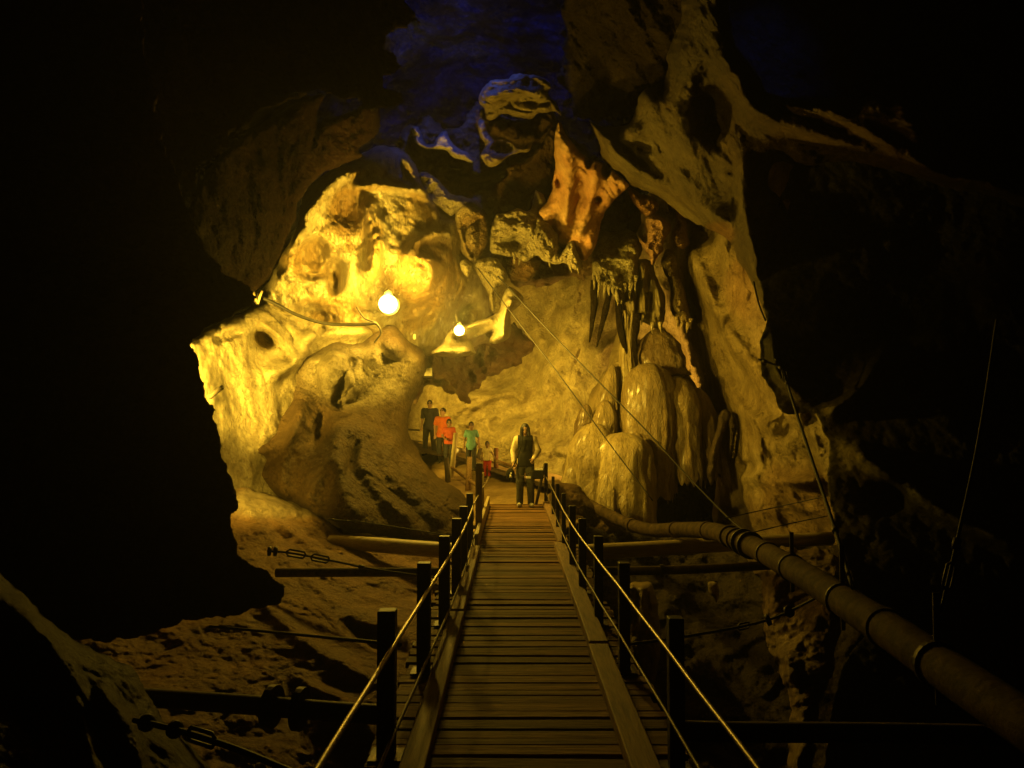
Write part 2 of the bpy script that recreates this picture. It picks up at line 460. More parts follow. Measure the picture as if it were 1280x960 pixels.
# ---- the big draped boulder below the left lamp
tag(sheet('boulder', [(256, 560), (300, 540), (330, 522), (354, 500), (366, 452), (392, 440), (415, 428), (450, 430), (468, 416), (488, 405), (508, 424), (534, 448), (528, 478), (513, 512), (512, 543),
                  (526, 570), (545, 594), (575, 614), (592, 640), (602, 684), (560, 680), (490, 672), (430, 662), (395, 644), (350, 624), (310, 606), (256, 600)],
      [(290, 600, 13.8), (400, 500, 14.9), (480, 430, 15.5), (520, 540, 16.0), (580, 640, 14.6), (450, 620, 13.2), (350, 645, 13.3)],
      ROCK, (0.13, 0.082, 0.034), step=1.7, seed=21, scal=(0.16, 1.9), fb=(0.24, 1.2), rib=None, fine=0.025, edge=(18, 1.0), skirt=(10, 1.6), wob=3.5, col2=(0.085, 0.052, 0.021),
      feats=[('b', 417, 470, 24, 34, 0.6, 12), ('b', 444, 478, 17, 25, 0.5, 25), ('b', 467, 455, 13, 18, 0.45, 15), ('b', 493, 436, 17, 14, 0.5, 20),
             ('r', [(380, 500), (368, 540), (352, 590), (356, 640)], 9, 0.3), ('r', [(425, 520), (412, 570), (385, 620), (398, 660)], 12, 0.35),
             ('r', [(455, 520), (428, 560), (430, 610), (450, 650)], 14, 0.4), ('r', [(470, 530), (452, 570), (474, 612), (520, 655)], 11, 0.35),
             ('r', [(500, 540), (484, 575), (510, 612), (560, 655)], 12, 0.35), ('r', [(300, 560), (340, 560), (375, 530)], 10, 0.3),
             ('p', 402, 535, 8, 22, 0.4, 15), ('p', 424, 488, 5, 18, 0.3, 25), ('p', 440, 575, 6, 22, 0.35, 15)],
      paint=[(445, 468, 70, 38, PALE, 0.8)]),  # pale paint puts the lamp's lit patches on the top
    'huge draped boulder, dark-faced with lamplit patches painted pale along its top, below the left lamp', 'boulder')

# ---- stone ledge that carries the right lamp, with its drip edge
tag(sheet('rock_ledge', [(540, 442), (553, 430), (557, 421), (566, 412), (586, 405), (604, 399), (617, 394), (624, 388), (629, 369), (637, 358), (650, 366), (654, 374), (646, 386), (638, 394), (638, 418), (624, 429),
                     (612, 427), (616, 414), (600, 420), (588, 424), (592, 436), (592, 444), (566, 446)],
      [(545, 440, 16.2), (590, 405, 16.4), (640, 370, 17), (630, 420, 16.8)], FLOW, PALE, step=1.1, seed=31, scal=(0.12, 0.7), fb=(0.08, 0.4), fine=0.02,
      edge=(8, 0.4), skirt=(5, 1.0), wob=1.6, feats=[('r', [(560, 418), (590, 406), (618, 396)], 6, 0.3), ('b', 565, 438, 24, 9, 0.3), ('r', [(641, 372), (632, 392), (628, 424)], 5, 0.25), ('p', 590, 417, 16, 6, 0.4, -20)]),
    'pale stone ledge with a drip edge that carries the small right lamp', 'rock ledge')

# ---- bright curtains hanging between the lamps and the orange sheet
G_CUR = 'pale rock curtains hanging from the cave roof'
def curtain(poly, ctrl, label, **k):
    d = dict(col=(0.54, 0.48, 0.32), step=1.1, scal=(0.26, 0.6), fb=(0.2, 0.4), fine=0.06, edge=(6, 0.35), skirt=(6, 1.1), wob=4)
    d.update(k)
    tag(sheet('rock_curtain', poly, ctrl, d.pop('mat', CORAL), **d), label, 'rock formation', G_CUR)
curtain([(612, 313), (619, 272), (632, 266), (645, 262), (662, 264), (668, 250), (669, 237), (678, 242), (681, 252), (676, 268), (689, 277), (697, 294), (698, 318), (708, 308), (717, 300), (722, 315),
         (727, 333), (718, 337), (707, 328), (695, 331), (683, 326), (668, 317), (658, 326), (646, 321), (630, 320)],
        [(620, 280, 16.6), (690, 300, 16.2), (650, 320, 16.8), (672, 245, 16.8), (718, 325, 16.4)], 'broad bright yellow rock curtain with ragged edge beside the orange sheet', seed=33,
        feats=[('p', 651, 299, 9, 8, 0.5), ('r', [(622, 272), (640, 284), (668, 280)], 5, 0.25), ('b', 680, 300, 16, 22, 0.4), ('p', 640, 306, 14, 8, 0.35)])
curtain([(593, 326), (606, 322), (620, 324), (634, 342), (633, 350), (625, 356), (618, 368), (618, 389), (613, 386), (612, 365), (598, 345)],
        [(600, 330, 17), (625, 345, 16.8), (615, 385, 17.2)], 'slim bright rock curtain tapering to a drip above the right lamp', seed=35)
curtain([(570, 262), (588, 257), (603, 270), (610, 297), (602, 318), (592, 330), (579, 317), (572, 286)],
        [(580, 270, 17), (600, 300, 17), (590, 325, 17.2)], 'brownish rock curtain between the bright wall and the dark cleft', seed=37, col=TAN, col2=BROWN,
        feats=[('r', [(574, 285), (582, 312), (590, 326)], 4, 0.35), ('b', 590, 300, 10, 20, 0.4)])
curtain([(575, 328), (582, 324), (590, 331), (588, 340), (584, 346), (577, 338)], [(582, 335, 16.8)], 'small pale rock knob left of the curtains above the right lamp', seed=39, wob=1)
curtain([(628, 322), (645, 318), (664, 322), (676, 326), (670, 342), (660, 352), (648, 350), (634, 346)],
        [(640, 330, 17.2), (670, 335, 17.2)], 'dark brown sheet standing for the shade under the broad bright curtain', seed=41, col=(0.2, 0.12, 0.05))  # dark sheet put in for the shade below the curtain

# ---- orange stained sheet
tag(sheet('flowstone_sheet', [(699, 152), (710, 172), (726, 190), (742, 200), (757, 204), (772, 218), (786, 230), (777, 242), (766, 252), (752, 272), (748, 297), (738, 318), (728, 326), (708, 312), (690, 300), (673, 270),
                          (686, 248), (690, 230), (693, 204), (694, 172)],
      [(700, 160, 14.6), (780, 230, 15), (690, 280, 16.4), (735, 310, 16.6), (740, 240, 15.9)], SMOOTH, ORANGE, step=1.4, seed=43, scal=(0.18, 1.1), fb=(0.16, 0.9), rib=(0.05, 0.3, 5),
      fine=0.015, edge=(10, 0.5), skirt=(8, 1.6), wob=2.5, col2=(0.46, 0.3, 0.15),
      feats=[('p', 737, 202, 5, 8, 0.5), ('p', 758, 213, 7, 9, 0.6), ('p', 748, 250, 4, 4, 0.4), ('p', 698, 226, 4, 8, 0.4), ('r', [(705, 170), (712, 230), (705, 290)], 9, 0.3), ('r', [(745, 205), (738, 250), (722, 300)], 9, 0.3)]),
    'tall orange stained flowstone sheet hanging above the coral cluster', 'flowstone')

# ---- coral cluster, fluted columns and strips above the big column
G_COR = 'knobbly cave coral masses above the column'
def coral(poly, ctrl, label, **k):
    d = dict(col=(0.46, 0.42, 0.26), step=1.2, scal=(0.35, 0.55), fb=(0.22, 0.3), fine=0.06, edge=(9, 0.5), skirt=(6, 1.2), wob=4.5)
    d.update(k)
    tag(sheet('cave_coral', poly, ctrl, d.pop('mat', CORAL), **d), label, 'cave coral', G_COR)
coral([(745, 296), (752, 285), (768, 290), (780, 288), (796, 293), (800, 312), (798, 330), (800, 345), (790, 358), (778, 362), (773, 378), (768, 364), (755, 358), (744, 352), (740, 335), (742, 315)],
      [(750, 300, 18), (790, 300, 18), (770, 350, 17.5)], 'yellow green knobbly coral mass with dripping lower edge', seed=51)
coral([(758, 250), (772, 240), (786, 232), (800, 240), (802, 262), (798, 285), (785, 292), (768, 292), (752, 284), (748, 268)],
      [(775, 260, 19)], 'dark coral hollow roofed by the orange sheet', seed=53, col=(0.2, 0.17, 0.08), feats=[('p', 768, 275, 14, 12, 1.2), ('r', [(786, 262), (786, 290)], 4, 0.5)])
coral([(808, 272), (820, 268), (834, 274), (838, 286), (832, 300), (826, 315), (820, 328), (815, 330), (808, 318), (802, 305), (800, 298), (806, 303), (809, 290)],
      [(815, 280, 16.9), (820, 325, 16.8)], 'pink stained coral lump ending in a pale point', seed=55, col=(0.5, 0.31, 0.2))
coral([(846, 262), (853, 264), (857, 280), (861, 300), (858, 308), (849, 311), (842, 300), (841, 288), (845, 276)],
      [(850, 290, 17.4)], 'pink brown coral strip right of the pink lump', seed=57, col=(0.5, 0.33, 0.2), wob=3)
coral([(784, 236), (800, 240), (818, 248), (824, 262), (812, 270), (800, 262), (790, 250)],
      [(805, 252, 16.6)], 'reddish coral rim under the yellow arch', seed=59, col=(0.4, 0.22, 0.12))
coral([(833, 312), (842, 320), (848, 340), (856, 365), (862, 392), (866, 402), (858, 408), (846, 402), (838, 380), (836, 350), (828, 326)],
      [(838, 320, 18.2), (855, 400, 18.2)], 'long pale speckled coral tongue hanging down the right wall', seed=61, col=(0.5, 0.4, 0.22), wob=3)
tag(sheet('stalactite', [(796, 328), (806, 324), (816, 330), (820, 345), (826, 360), (832, 376), (831, 392), (829, 404), (826, 416), (818, 410), (808, 404), (796, 396), (784, 398), (776, 384), (774, 366), (786, 356), (798, 348)],
      [(800, 330, 18), (830, 390, 18), (790, 390, 18)], FLUTE, (0.38, 0.32, 0.16), step=1.2, seed=63, scal=(0.05, 0.5), fb=(0.05, 0.5), rib=(0.16, 0.16, 9), fine=0.01, edge=(9, 0.6), skirt=(6, 1.2), wob=2.5,
      feats=[('r', [(804, 330), (806, 395)], 6, 0.3), ('r', [(818, 345), (824, 400)], 6, 0.3), ('r', [(788, 360), (790, 395)], 5, 0.25)]),
    'broad fluted stalactite hanging under the coral mass', 'stalactite')

# ---- the flowstone column
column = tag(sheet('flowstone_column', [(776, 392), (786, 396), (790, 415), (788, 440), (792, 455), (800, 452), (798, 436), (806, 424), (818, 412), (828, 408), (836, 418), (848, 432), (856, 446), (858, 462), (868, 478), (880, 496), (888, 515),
                           (892, 535), (892, 552), (884, 568), (868, 572), (856, 580), (836, 584), (822, 588), (817, 610), (815, 640), (815, 690), (712, 700), (696, 660), (698, 625),
                           (704, 590), (712, 560), (722, 535), (740, 520), (734, 505), (740, 488), (752, 470), (762, 450), (770, 425)],
      [(785, 420, 18.8), (830, 420, 18.8), (800, 480, 18.3), (880, 540, 18.5), (750, 540, 17.8), (750, 640, 17.0), (850, 570, 18.2), (705, 660, 17.0), (810, 660, 17.3)],
      FLOW, (0.38, 0.31, 0.16), step=1.5, seed=71, scal=(0.08, 1.2), fb=(0.12, 1.0), rib=(0.08, 0.26, 10), fine=0.012, edge=(13, 0.8), skirt=(8, 1.6), wob=3, col2=(0.3, 0.23, 0.11),
      feats=[('m', 766, 470, 18, 42, 0.5, 25), ('p', 838, 466, 20, 8, 0.4, 25)],
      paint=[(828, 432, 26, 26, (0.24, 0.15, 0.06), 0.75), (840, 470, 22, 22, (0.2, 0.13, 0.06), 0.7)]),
    'massive drapery-like flowstone column left of the black opening', 'flowstone column')
def drapery(u, v0, v1, d, hw0, hw1, col, seed, lean=0.0, nf=11, dome=0.32, jag=0.10, name='drapery', parent=None, mat=FLOW):
    """a hanging bell of flowstone: domed top, fluted sides, ragged lower edge"""
    a = np.array(pt(u, v0, d)); b = np.array(pt(u + lean, v1, d)); n, m = 90, 54
    vs = []; fs = []
    th = np.arange(n) / n * 2 * math.pi
    fl = np.stack([np.cos(th) * nf / 6.0, np.sin(th) * nf / 6.0, np.full(n, seed * 3.1)], 1)
    f1 = 1 - np.abs(gnoise(fl * 1.3, seed)) * 2.2; f2 = gnoise(fl * 3.1, seed + 5)
    cut = 1 - jag * np.clip(gnoise(fl * 2.4 + 7, seed + 9) + 0.5, 0, 1.5)
    cc = []
    for i in range(m):
        t = i / (m - 1)
        tt = t * cut
        q = np.clip(tt / dome, 0, 1)
        prof = np.sqrt(np.clip(1 - (1 - q) ** 2, 0, 1))
        R = (hw0 + (hw1 - hw0) * tt) * d / F * prof
        k = np.clip((tt - 0.1) * 3, 0, 1)
        lump = fbm(np.stack([np.cos(th) * 1.2, np.sin(th) * 1.2, tt * 2.2 + seed], 1), 3, seed + 2)
        fine_ = fbm(np.stack([np.cos(th) * 4, np.sin(th) * 4, tt * 5 + seed], 1), 3, seed + 4)
        led = np.clip(gnoise(np.stack([np.cos(th) * 0.9 + 3, np.sin(th) * 0.9, tt * 4.5 + seed * 0.3], 1), seed + 6), -0.25, 0.4)
        R = R * (1 + 0.04 * fine_ + 0.22 * led * k + k * (0.09 * f1 + 0.045 * f2 - 0.05) + 0.17 * lump)
        c = a[None] + (b - a)[None] * tt[:, None]
        vs.append(np.stack([c[:, 0] + R * np.cos(th), c[:, 1] + R * 0.8 * np.sin(th), c[:, 2]], 1))
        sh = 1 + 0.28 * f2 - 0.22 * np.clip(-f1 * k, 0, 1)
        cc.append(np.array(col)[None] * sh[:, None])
    for i in range(m - 1):
        for k in range(n):
            fs.append([i * n + k, (i + 1) * n + k, (i + 1) * n + (k + 1) % n, i * n + (k + 1) % n])
    return mesh_obj(name, np.concatenate(vs), fs, mat, parent, True, np.clip(np.concatenate(cc), 0.01, 0.8))
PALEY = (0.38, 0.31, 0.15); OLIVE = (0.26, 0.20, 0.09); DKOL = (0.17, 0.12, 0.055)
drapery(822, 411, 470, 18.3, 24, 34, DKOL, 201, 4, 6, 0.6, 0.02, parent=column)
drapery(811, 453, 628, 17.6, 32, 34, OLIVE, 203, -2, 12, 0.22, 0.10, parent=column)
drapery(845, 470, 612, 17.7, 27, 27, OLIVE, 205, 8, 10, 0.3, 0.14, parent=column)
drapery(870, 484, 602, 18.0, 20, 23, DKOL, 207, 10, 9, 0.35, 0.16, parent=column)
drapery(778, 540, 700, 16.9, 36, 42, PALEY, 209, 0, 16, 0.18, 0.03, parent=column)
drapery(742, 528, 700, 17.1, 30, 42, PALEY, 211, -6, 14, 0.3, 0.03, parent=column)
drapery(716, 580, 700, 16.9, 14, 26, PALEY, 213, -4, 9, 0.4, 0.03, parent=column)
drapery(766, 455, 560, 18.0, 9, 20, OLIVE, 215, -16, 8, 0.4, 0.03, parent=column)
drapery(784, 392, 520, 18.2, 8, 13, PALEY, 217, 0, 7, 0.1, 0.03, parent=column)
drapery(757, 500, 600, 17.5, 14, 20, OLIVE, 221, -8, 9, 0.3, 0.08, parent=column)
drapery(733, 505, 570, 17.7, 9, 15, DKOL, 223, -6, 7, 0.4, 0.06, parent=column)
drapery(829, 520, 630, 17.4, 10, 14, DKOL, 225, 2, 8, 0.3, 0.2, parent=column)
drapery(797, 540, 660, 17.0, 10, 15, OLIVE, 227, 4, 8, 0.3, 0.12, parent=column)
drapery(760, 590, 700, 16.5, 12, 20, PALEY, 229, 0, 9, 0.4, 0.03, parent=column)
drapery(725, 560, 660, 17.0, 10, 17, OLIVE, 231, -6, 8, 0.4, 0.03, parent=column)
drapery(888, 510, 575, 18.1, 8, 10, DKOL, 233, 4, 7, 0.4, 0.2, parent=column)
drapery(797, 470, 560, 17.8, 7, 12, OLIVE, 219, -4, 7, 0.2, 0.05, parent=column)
def drips(parent, pts_, d, mat, col, r=0.045, L=(0.14, 0.4)):
    for k, (u, v) in enumerate(pts_):
        l = random.uniform(*L); a = np.array(pt(u, v, d)); rr = r * random.uniform(0.6, 1.2)
        vs = []; fs = []; n, m = 9, 7
        for i in range(m):
            t = i / (m - 1); R = rr * (1 - t) ** 0.7 + 0.006
            for q in range(n):
                th = q / n * 2 * math.pi
                R2 = R * (1 + 0.3 * math.sin(3 * th + k + t * 4) * (1 - t))
                vs.append((a[0] + R2 * math.cos(th) + 0.02 * math.sin(t * 3 + k), a[1] + R2 * math.sin(th), a[2] + 0.1 - (l + 0.1) * t))
        for i in range(m - 1):
            for q in range(n): fs.append([i * n + q, (i + 1) * n + q, (i + 1) * n + (q + 1) % n, i * n + (q + 1) % n])
        fs.append(list(range(n))); fs.append([(m - 1) * n + q for q in range(n)][::-1])
        mesh_obj('drip', vs, fs, mat, parent, True, np.array([col] * len(vs)))
byname = {o.get('label', ''): o for o in scene.objects}
def find(t): return next(o for l, o in byname.items() if t in l)
drips(find('yellow green knobbly'), [(742, 350), (748, 354), (756, 358), (762, 362), (767, 364), (771, 374), (776, 366), (781, 360), (788, 357), (795, 350)], 17.6, CORAL, (0.46, 0.42, 0.26), 0.05, (0.12, 0.42))
drips(find('broad fluted'), [(781, 394), (789, 394), (803, 399), (816, 408), (826, 408)], 18.0, FLOW, (0.30, 0.25, 0.12), 0.045, (0.1, 0.34))
drips(find('broad bright yellow'), [(642, 322), (649, 324), (667, 318), (688, 325), (714, 335), (722, 336)], 16.7, CORAL, (0.5, 0.45, 0.3), 0.035, (0.06, 0.2))
drips(find('long pale speckled'), [(846, 402), (852, 406), (860, 409), (864, 404)], 16.7, CORAL, (0.5, 0.4, 0.22), 0.05, (0.06, 0.16))
# second thin column and stalactites whose shade is put into near-black colour
def stalactite(pl, rs, label, mat=DRY, col=(0.022, 0.016, 0.009), name='stalactite', group='dark stalactites hanging beside the fluted one'):
    pts = spline([pt(u, v, d) for u, v, d in pl], 8); n = 14; m = len(pts)
    R = np.interp(np.linspace(0, 1, m), np.linspace(0, 1, len(rs)), rs)
    vs = []; fs = []
    for i, p in enumerate(pts):
        for k in range(n):
            a = 2 * math.pi * k / n
            q = np.array([p[0], p[1], p[2]])
            r = R[i] * (1 + 0.5 * float(gnoise(np.array([math.cos(a) * 1.3 + pl[0][0], math.sin(a) * 1.3, p[2] * 2.2]), 3)) + 0.12 * math.cos(3 * a + p[2]))
            vs.append(q + np.array([math.cos(a) * r, math.sin(a) * r, 0]))
    for i in range(m - 1):
        for k in range(n):
            fs.append([i * n + k, i * n + (k + 1) % n, (i + 1) * n + (k + 1) % n, (i + 1) * n + k])
    fs.append(list(range(n))); fs.append([(m - 1) * n + k for k in range(n)][::-1])
    o = mesh_obj(name, vs, fs, mat, None, True, np.array([col] * len(vs)))
    return tag(o, label, 'stalactite', group)
stalactite([(743, 350, 18), (743, 375, 18), (741, 400, 18), (737, 428, 18)], [0.08, 0.085, 0.06, 0.012], 'leftmost of the dark stalactites below the coral mass')
stalactite([(762, 362, 18), (758, 385, 18), (752, 408, 18), (746, 434, 18)], [0.07, 0.075, 0.06, 0.012], 'slanting dark stalactite, second from the left below the coral mass')
stalactite([(772, 372, 18.1), (774, 395, 18.1), (778, 420, 18.1), (784, 446, 18.1)], [0.06, 0.085, 0.075, 0.03], 'thick dark stalactite meeting the thin joining column')
stalactite([(796, 392, 18.0), (795, 412, 18.0), (793, 432, 18.0), (796, 456, 18.0)], [0.09, 0.08, 0.06, 0.04], 'stubby dark stalactite right of the thin joining column')

# ---- dark opening right of the column: a near-black sheet put in for its dark, and a hooked shard
tag(sheet('rock_shard', [(905, 512), (914, 516), (910, 530), (904, 545), (898, 560), (896, 580), (893, 600), (888, 606), (884, 590), (889, 560), (896, 540), (898, 520)],
      [(900, 520, 17), (890, 600, 17)], ROCK, (0.10, 0.07, 0.04), step=1.4, seed=73, scal=(0.05, 0.5), edge=(5, 0.25), skirt=(4, 0.4), wob=1.5),
    'dark hooked rock shard standing on the right edge of the black opening', 'rock shard')
tag(sheet('void_sheet', [(812, 540), (850, 545), (884, 540), (893, 560), (896, 600), (890, 640), (886, 672), (806, 676)],
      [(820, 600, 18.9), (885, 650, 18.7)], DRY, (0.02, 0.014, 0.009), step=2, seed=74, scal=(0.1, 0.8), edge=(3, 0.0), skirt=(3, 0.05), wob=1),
    'near-black sheet standing for the dark of the opening beside the column', 'dark sheet')
tag(sheet('boulder', [(690, 610), (706, 604), (722, 608), (738, 625), (770, 640), (800, 655), (840, 668), (840, 700), (690, 690)],
      [(700, 620, 15.9), (800, 670, 15.2)], ROCK, (0.16, 0.10, 0.05), step=1.8, seed=75, scal=(0.2, 0.8), fb=(0.14, 0.5), edge=(10, 0.6), wob=2),
    'low brown boulder at the foot of the flowstone column behind the pipe', 'boulder')

# ---- ceiling: broken dark folds, blue light also put into their colour, and the yellow rock leaves
wall('cave_ceiling', [(150, -300), (1100, -300), (1100, 330), (960, 300), (800, 330), (560, 330), (420, 300), (250, 320), (150, 200)],
     [(480, -100, 14), (640, 60, 18), (640, 250, 23), (480, 200, 20), (850, 40, 16), (800, 250, 22), (300, 200, 17), (250, -100, 11), (950, -100, 11)],
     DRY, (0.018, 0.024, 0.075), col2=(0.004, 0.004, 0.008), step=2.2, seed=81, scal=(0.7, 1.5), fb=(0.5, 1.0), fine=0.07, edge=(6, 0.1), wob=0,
     feats=[('p', 590, 80, 60, 50, 1.2), ('b', 640, 200, 50, 60, 1.6), ('p', 560, 190, 40, 30, 1.0)])
# rough dark roof between the bright wall and the orange sheet, from which the folds stand out
wall('cave_ceiling', [(500, 170), (530, 150), (570, 165), (600, 130), (640, 150), (680, 140), (705, 160), (760, 220), (790, 260), (770, 310), (735, 345), (700, 350), (660, 360), (630, 345), (600, 330), (575, 290), (540, 270), (510, 230)],
     [(520, 180, 18.6), (600, 150, 18), (700, 170, 18), (600, 330, 18.6), (700, 340, 19), (620, 240, 20)], ROCK, (0.26, 0.17, 0.08), step=1.8, seed=82, scal=(0.55, 1.3), fb=(0.4, 0.9), fine=0.05, edge=(12, 0.8), wob=9,
     col2=(0.16, 0.1, 0.05), feats=[('r', [(560, 200), (600, 215), (640, 200)], 10, 0.7), ('r', [(610, 330), (650, 290), (670, 230)], 12, 0.6)])
def leaf(poly, ctrl, label, **k):
    d = dict(col=(0.34, 0.28, 0.15), step=1.2, scal=(0.26, 0.8), fb=(0.22, 0.5), fine=0.05, edge=(6, 0.4), skirt=(6, 1.6), wob=5)
    d.update(k)
    tag(sheet('rock_fold', poly, ctrl, d.pop('mat', ROCK), **d), label, 'rock fold', 'folds of rock standing out from the dark cave roof')
leaf([(600, 118), (612, 102), (630, 96), (655, 94), (678, 98), (688, 106), (684, 118), (694, 130), (700, 144), (690, 138), (674, 140), (662, 148), (645, 146), (628, 142), (612, 150), (604, 140)],
     [(610, 110, 15.2), (690, 140, 15.8), (650, 100, 14.8)], 'large dull yellow rock fold high above the orange sheet', seed=83, feats=[('r', [(605, 125), (640, 112), (680, 120)], 6, 0.4), ('r', [(640, 130), (665, 138), (690, 136)], 5, 0.3)])
leaf([(600, 138), (610, 150), (612, 166), (624, 172), (640, 176), (655, 184), (664, 178), (660, 190), (640, 192), (624, 204), (612, 208), (602, 196), (608, 182), (598, 164)],
     [(610, 160, 16), (650, 185, 16.4)], 'crescent shaped yellow rock fold under the large one', seed=85, wob=2.5, feats=[('p', 628, 186, 16, 9, 0.5)])
leaf([(514, 160), (522, 158), (528, 174), (538, 182), (545, 172), (556, 164), (566, 178), (575, 188), (586, 192), (590, 204), (578, 200), (566, 196), (560, 190), (548, 186), (530, 186), (518, 176)],
     [(520, 165, 17), (585, 198, 17)], 'thin ragged rock fold at the top of the bright wall', seed=87, wob=3, col=(0.30, 0.27, 0.2))
leaf([(640, 205), (664, 196), (676, 178), (690, 160), (697, 175), (694, 210), (688, 240), (670, 240), (655, 258), (628, 266), (612, 268), (600, 255), (614, 235), (632, 220)],
     [(690, 170, 17), (610, 260, 18.6), (670, 230, 18)], 'dark brown rock fold filling the cleft left of the orange sheet', seed=89, col=(0.13, 0.075, 0.03))
leaf([(526, 215), (545, 222), (560, 240), (578, 246), (598, 250), (602, 262), (585, 258), (572, 264), (560, 272), (548, 258), (536, 250), (524, 232)],
     [(530, 225, 17), (590, 255, 17.4)], 'pitted grey rock fold along the top right of the bright wall', seed=91, mat=CORAL, col=(0.26, 0.23, 0.17), wob=4, scal=(0.35, 0.5))
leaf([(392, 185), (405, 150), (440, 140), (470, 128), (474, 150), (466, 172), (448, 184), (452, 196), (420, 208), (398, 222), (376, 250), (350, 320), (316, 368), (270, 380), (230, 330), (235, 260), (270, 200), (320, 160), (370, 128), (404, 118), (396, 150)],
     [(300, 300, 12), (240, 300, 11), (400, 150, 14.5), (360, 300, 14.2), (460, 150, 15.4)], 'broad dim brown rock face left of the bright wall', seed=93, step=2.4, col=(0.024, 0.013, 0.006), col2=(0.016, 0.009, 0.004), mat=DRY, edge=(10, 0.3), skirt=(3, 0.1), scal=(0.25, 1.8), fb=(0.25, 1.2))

# ---- the arch over the right side
tag(sheet('rock_arch', [(737, 150), (752, 160), (772, 158), (790, 152), (797, 130), (806, 112), (826, 108), (834, 92), (836, 60), (850, 30), (862, -40), (905, -60), (912, 20), (920, 55), (948, 92), (962, 118), (1010, 124), (1060, 122),
                    (1104, 118), (1140, 124), (1162, 160), (1178, 200), (1230, 212), (1300, 235), (1400, 270), (1400, 300), (1290, 268), (1240, 246), (1190, 240), (1130, 224), (1075, 214), (1010, 216), (972, 200), (960, 230), (985, 262), (990, 300),
                    (968, 320), (958, 345), (960, 400), (948, 372), (938, 345), (922, 326), (912, 300), (886, 286), (868, 278), (848, 264), (830, 250), (806, 238), (788, 230), (772, 216), (757, 205), (750, 190), (746, 172)],
      [(745, 170, 13.8), (800, 130, 12.4), (800, 230, 14.2), (870, 40, 10.2), (880, 180, 11.8), (870, 270, 13.6), (930, 280, 11.4), (950, 370, 11.2), (960, 150, 10.4), (1050, 122, 8.8), (1060, 212, 11.4), (1150, 130, 8.6), (1150, 228, 10.8), (1250, 230, 9.8), (1400, 285, 9.6)],
      ROCK, (0.27, 0.225, 0.115), step=1.8, seed=101, scal=(0.2, 1.8), fb=(0.3, 1.4), rib=(0.03, 0.3, 5), fine=0.008, edge=(26, 1.3), skirt=(10, 1.8), wob=4, var=0.5, col2=(0.15, 0.115, 0.055),
      feats=[('p', 806, 180, 18, 13, 0.4, 20), ('p', 896, 135, 28, 48, 0.8), ('r', [(745, 165), (790, 210), (850, 245), (910, 285)], 10, 0.6), ('r', [(800, 115), (825, 160), (860, 220), (905, 285)], 12, 0.3), ('m', 790, 165, 30, 20, 0.6, 40), ('m', 850, 225, 40, 14, 0.5, 40),
             ('r', [(835, 110), (850, 160), (880, 220), (920, 300), (950, 370)], 12, 0.25), ('r', [(900, 60), (935, 130), (1000, 160), (1100, 195), (1200, 225), (1300, 250)], 12, 0.5),
             ('r', [(960, 125), (1040, 140), (1110, 180), (1180, 215)], 9, 0.35), ('r', [(930, 190), (930, 260), (950, 340)], 8, 0.4)],
      paint=[(900, 292, 18, 14, (0.45, 0.26, 0.12), 0.8), (1080, 165, 190, 70, (0.20, 0.13, 0.06), 0.9), (890, 40, 60, 90, (0.08, 0.06, 0.035), 0.9), (935, 130, 40, 60, (0.13, 0.09, 0.05), 0.8)]),  # dark paint puts shade on the arch top and right ridge
    'sweeping rock arch that spans from the orange sheet to the right wall', 'rock arch')
wall('cave_ceiling', [(720, -200), (880, -200), (866, 40), (840, 70), (830, 100), (800, 110), (795, 135), (770, 150), (740, 148), (715, 130), (705, 60)],
     [(740, 100, 15), (860, -50, 11), (820, 60, 13), (720, -50, 13)], DRY, (0.05, 0.038, 0.022), step=2.4, seed=103, scal=(0.4, 1.3), fb=(0.25, 0.9), edge=(10, 0.5), wob=14)

# ---- near right wall
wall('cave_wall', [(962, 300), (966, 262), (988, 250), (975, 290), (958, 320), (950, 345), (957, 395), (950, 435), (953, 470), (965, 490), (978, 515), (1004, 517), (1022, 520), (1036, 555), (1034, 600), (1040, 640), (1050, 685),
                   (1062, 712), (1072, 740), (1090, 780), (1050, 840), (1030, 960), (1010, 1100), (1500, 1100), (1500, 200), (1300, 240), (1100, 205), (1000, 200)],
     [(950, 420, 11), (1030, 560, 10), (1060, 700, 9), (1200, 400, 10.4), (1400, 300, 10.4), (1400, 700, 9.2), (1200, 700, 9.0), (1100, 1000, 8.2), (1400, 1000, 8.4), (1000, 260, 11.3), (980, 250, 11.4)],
     DRY, (0.15, 0.145, 0.085), step=2.6, seed=105, paint=[(1030, 590, 75, 170, (0.34, 0.30, 0.15), 0.95)], scal=(0.14, 2.8), fb=(0.16, 1.8), edge=(3, 0.0), skirt=(3, 0.05), wob=3.5,  # lighter paint stands for dim light along the left edge
     feats=[('p', 1160, 330, 60, 60, 1.0), ('b', 1260, 370, 60, 60, 0.7), ('r', [(1060, 560), (1120, 600), (1200, 650), (1290, 690)], 12, 0.6), ('p', 1110, 620, 30, 22, 0.7), ('p', 1100, 400, 50, 40, 0.7),
            ('r', [(965, 420), (975, 470), (1010, 500)], 7, 0.4), ('r', [(1030, 520), (1080, 480), (1110, 420)], 10, 0.4), ('p', 1240, 480, 40, 60, 0.7)])
wall('cave_ceiling', [(880, -300), (1500, -300), (1500, 320), (1290, 262), (1180, 210), (1150, 130), (1050, 128), (965, 125), (935, 80), (905, 20)],
     [(950, 0, 11.4), (1100, 100, 10.8), (1400, -200, 9), (1400, 200, 10.6), (1000, -200, 10)], ROCK, (0.10, 0.10, 0.08), step=4, seed=107, scal=(0.3, 2.6), fb=(0.2, 1.4), edge=(6, 0.2), wob=3)

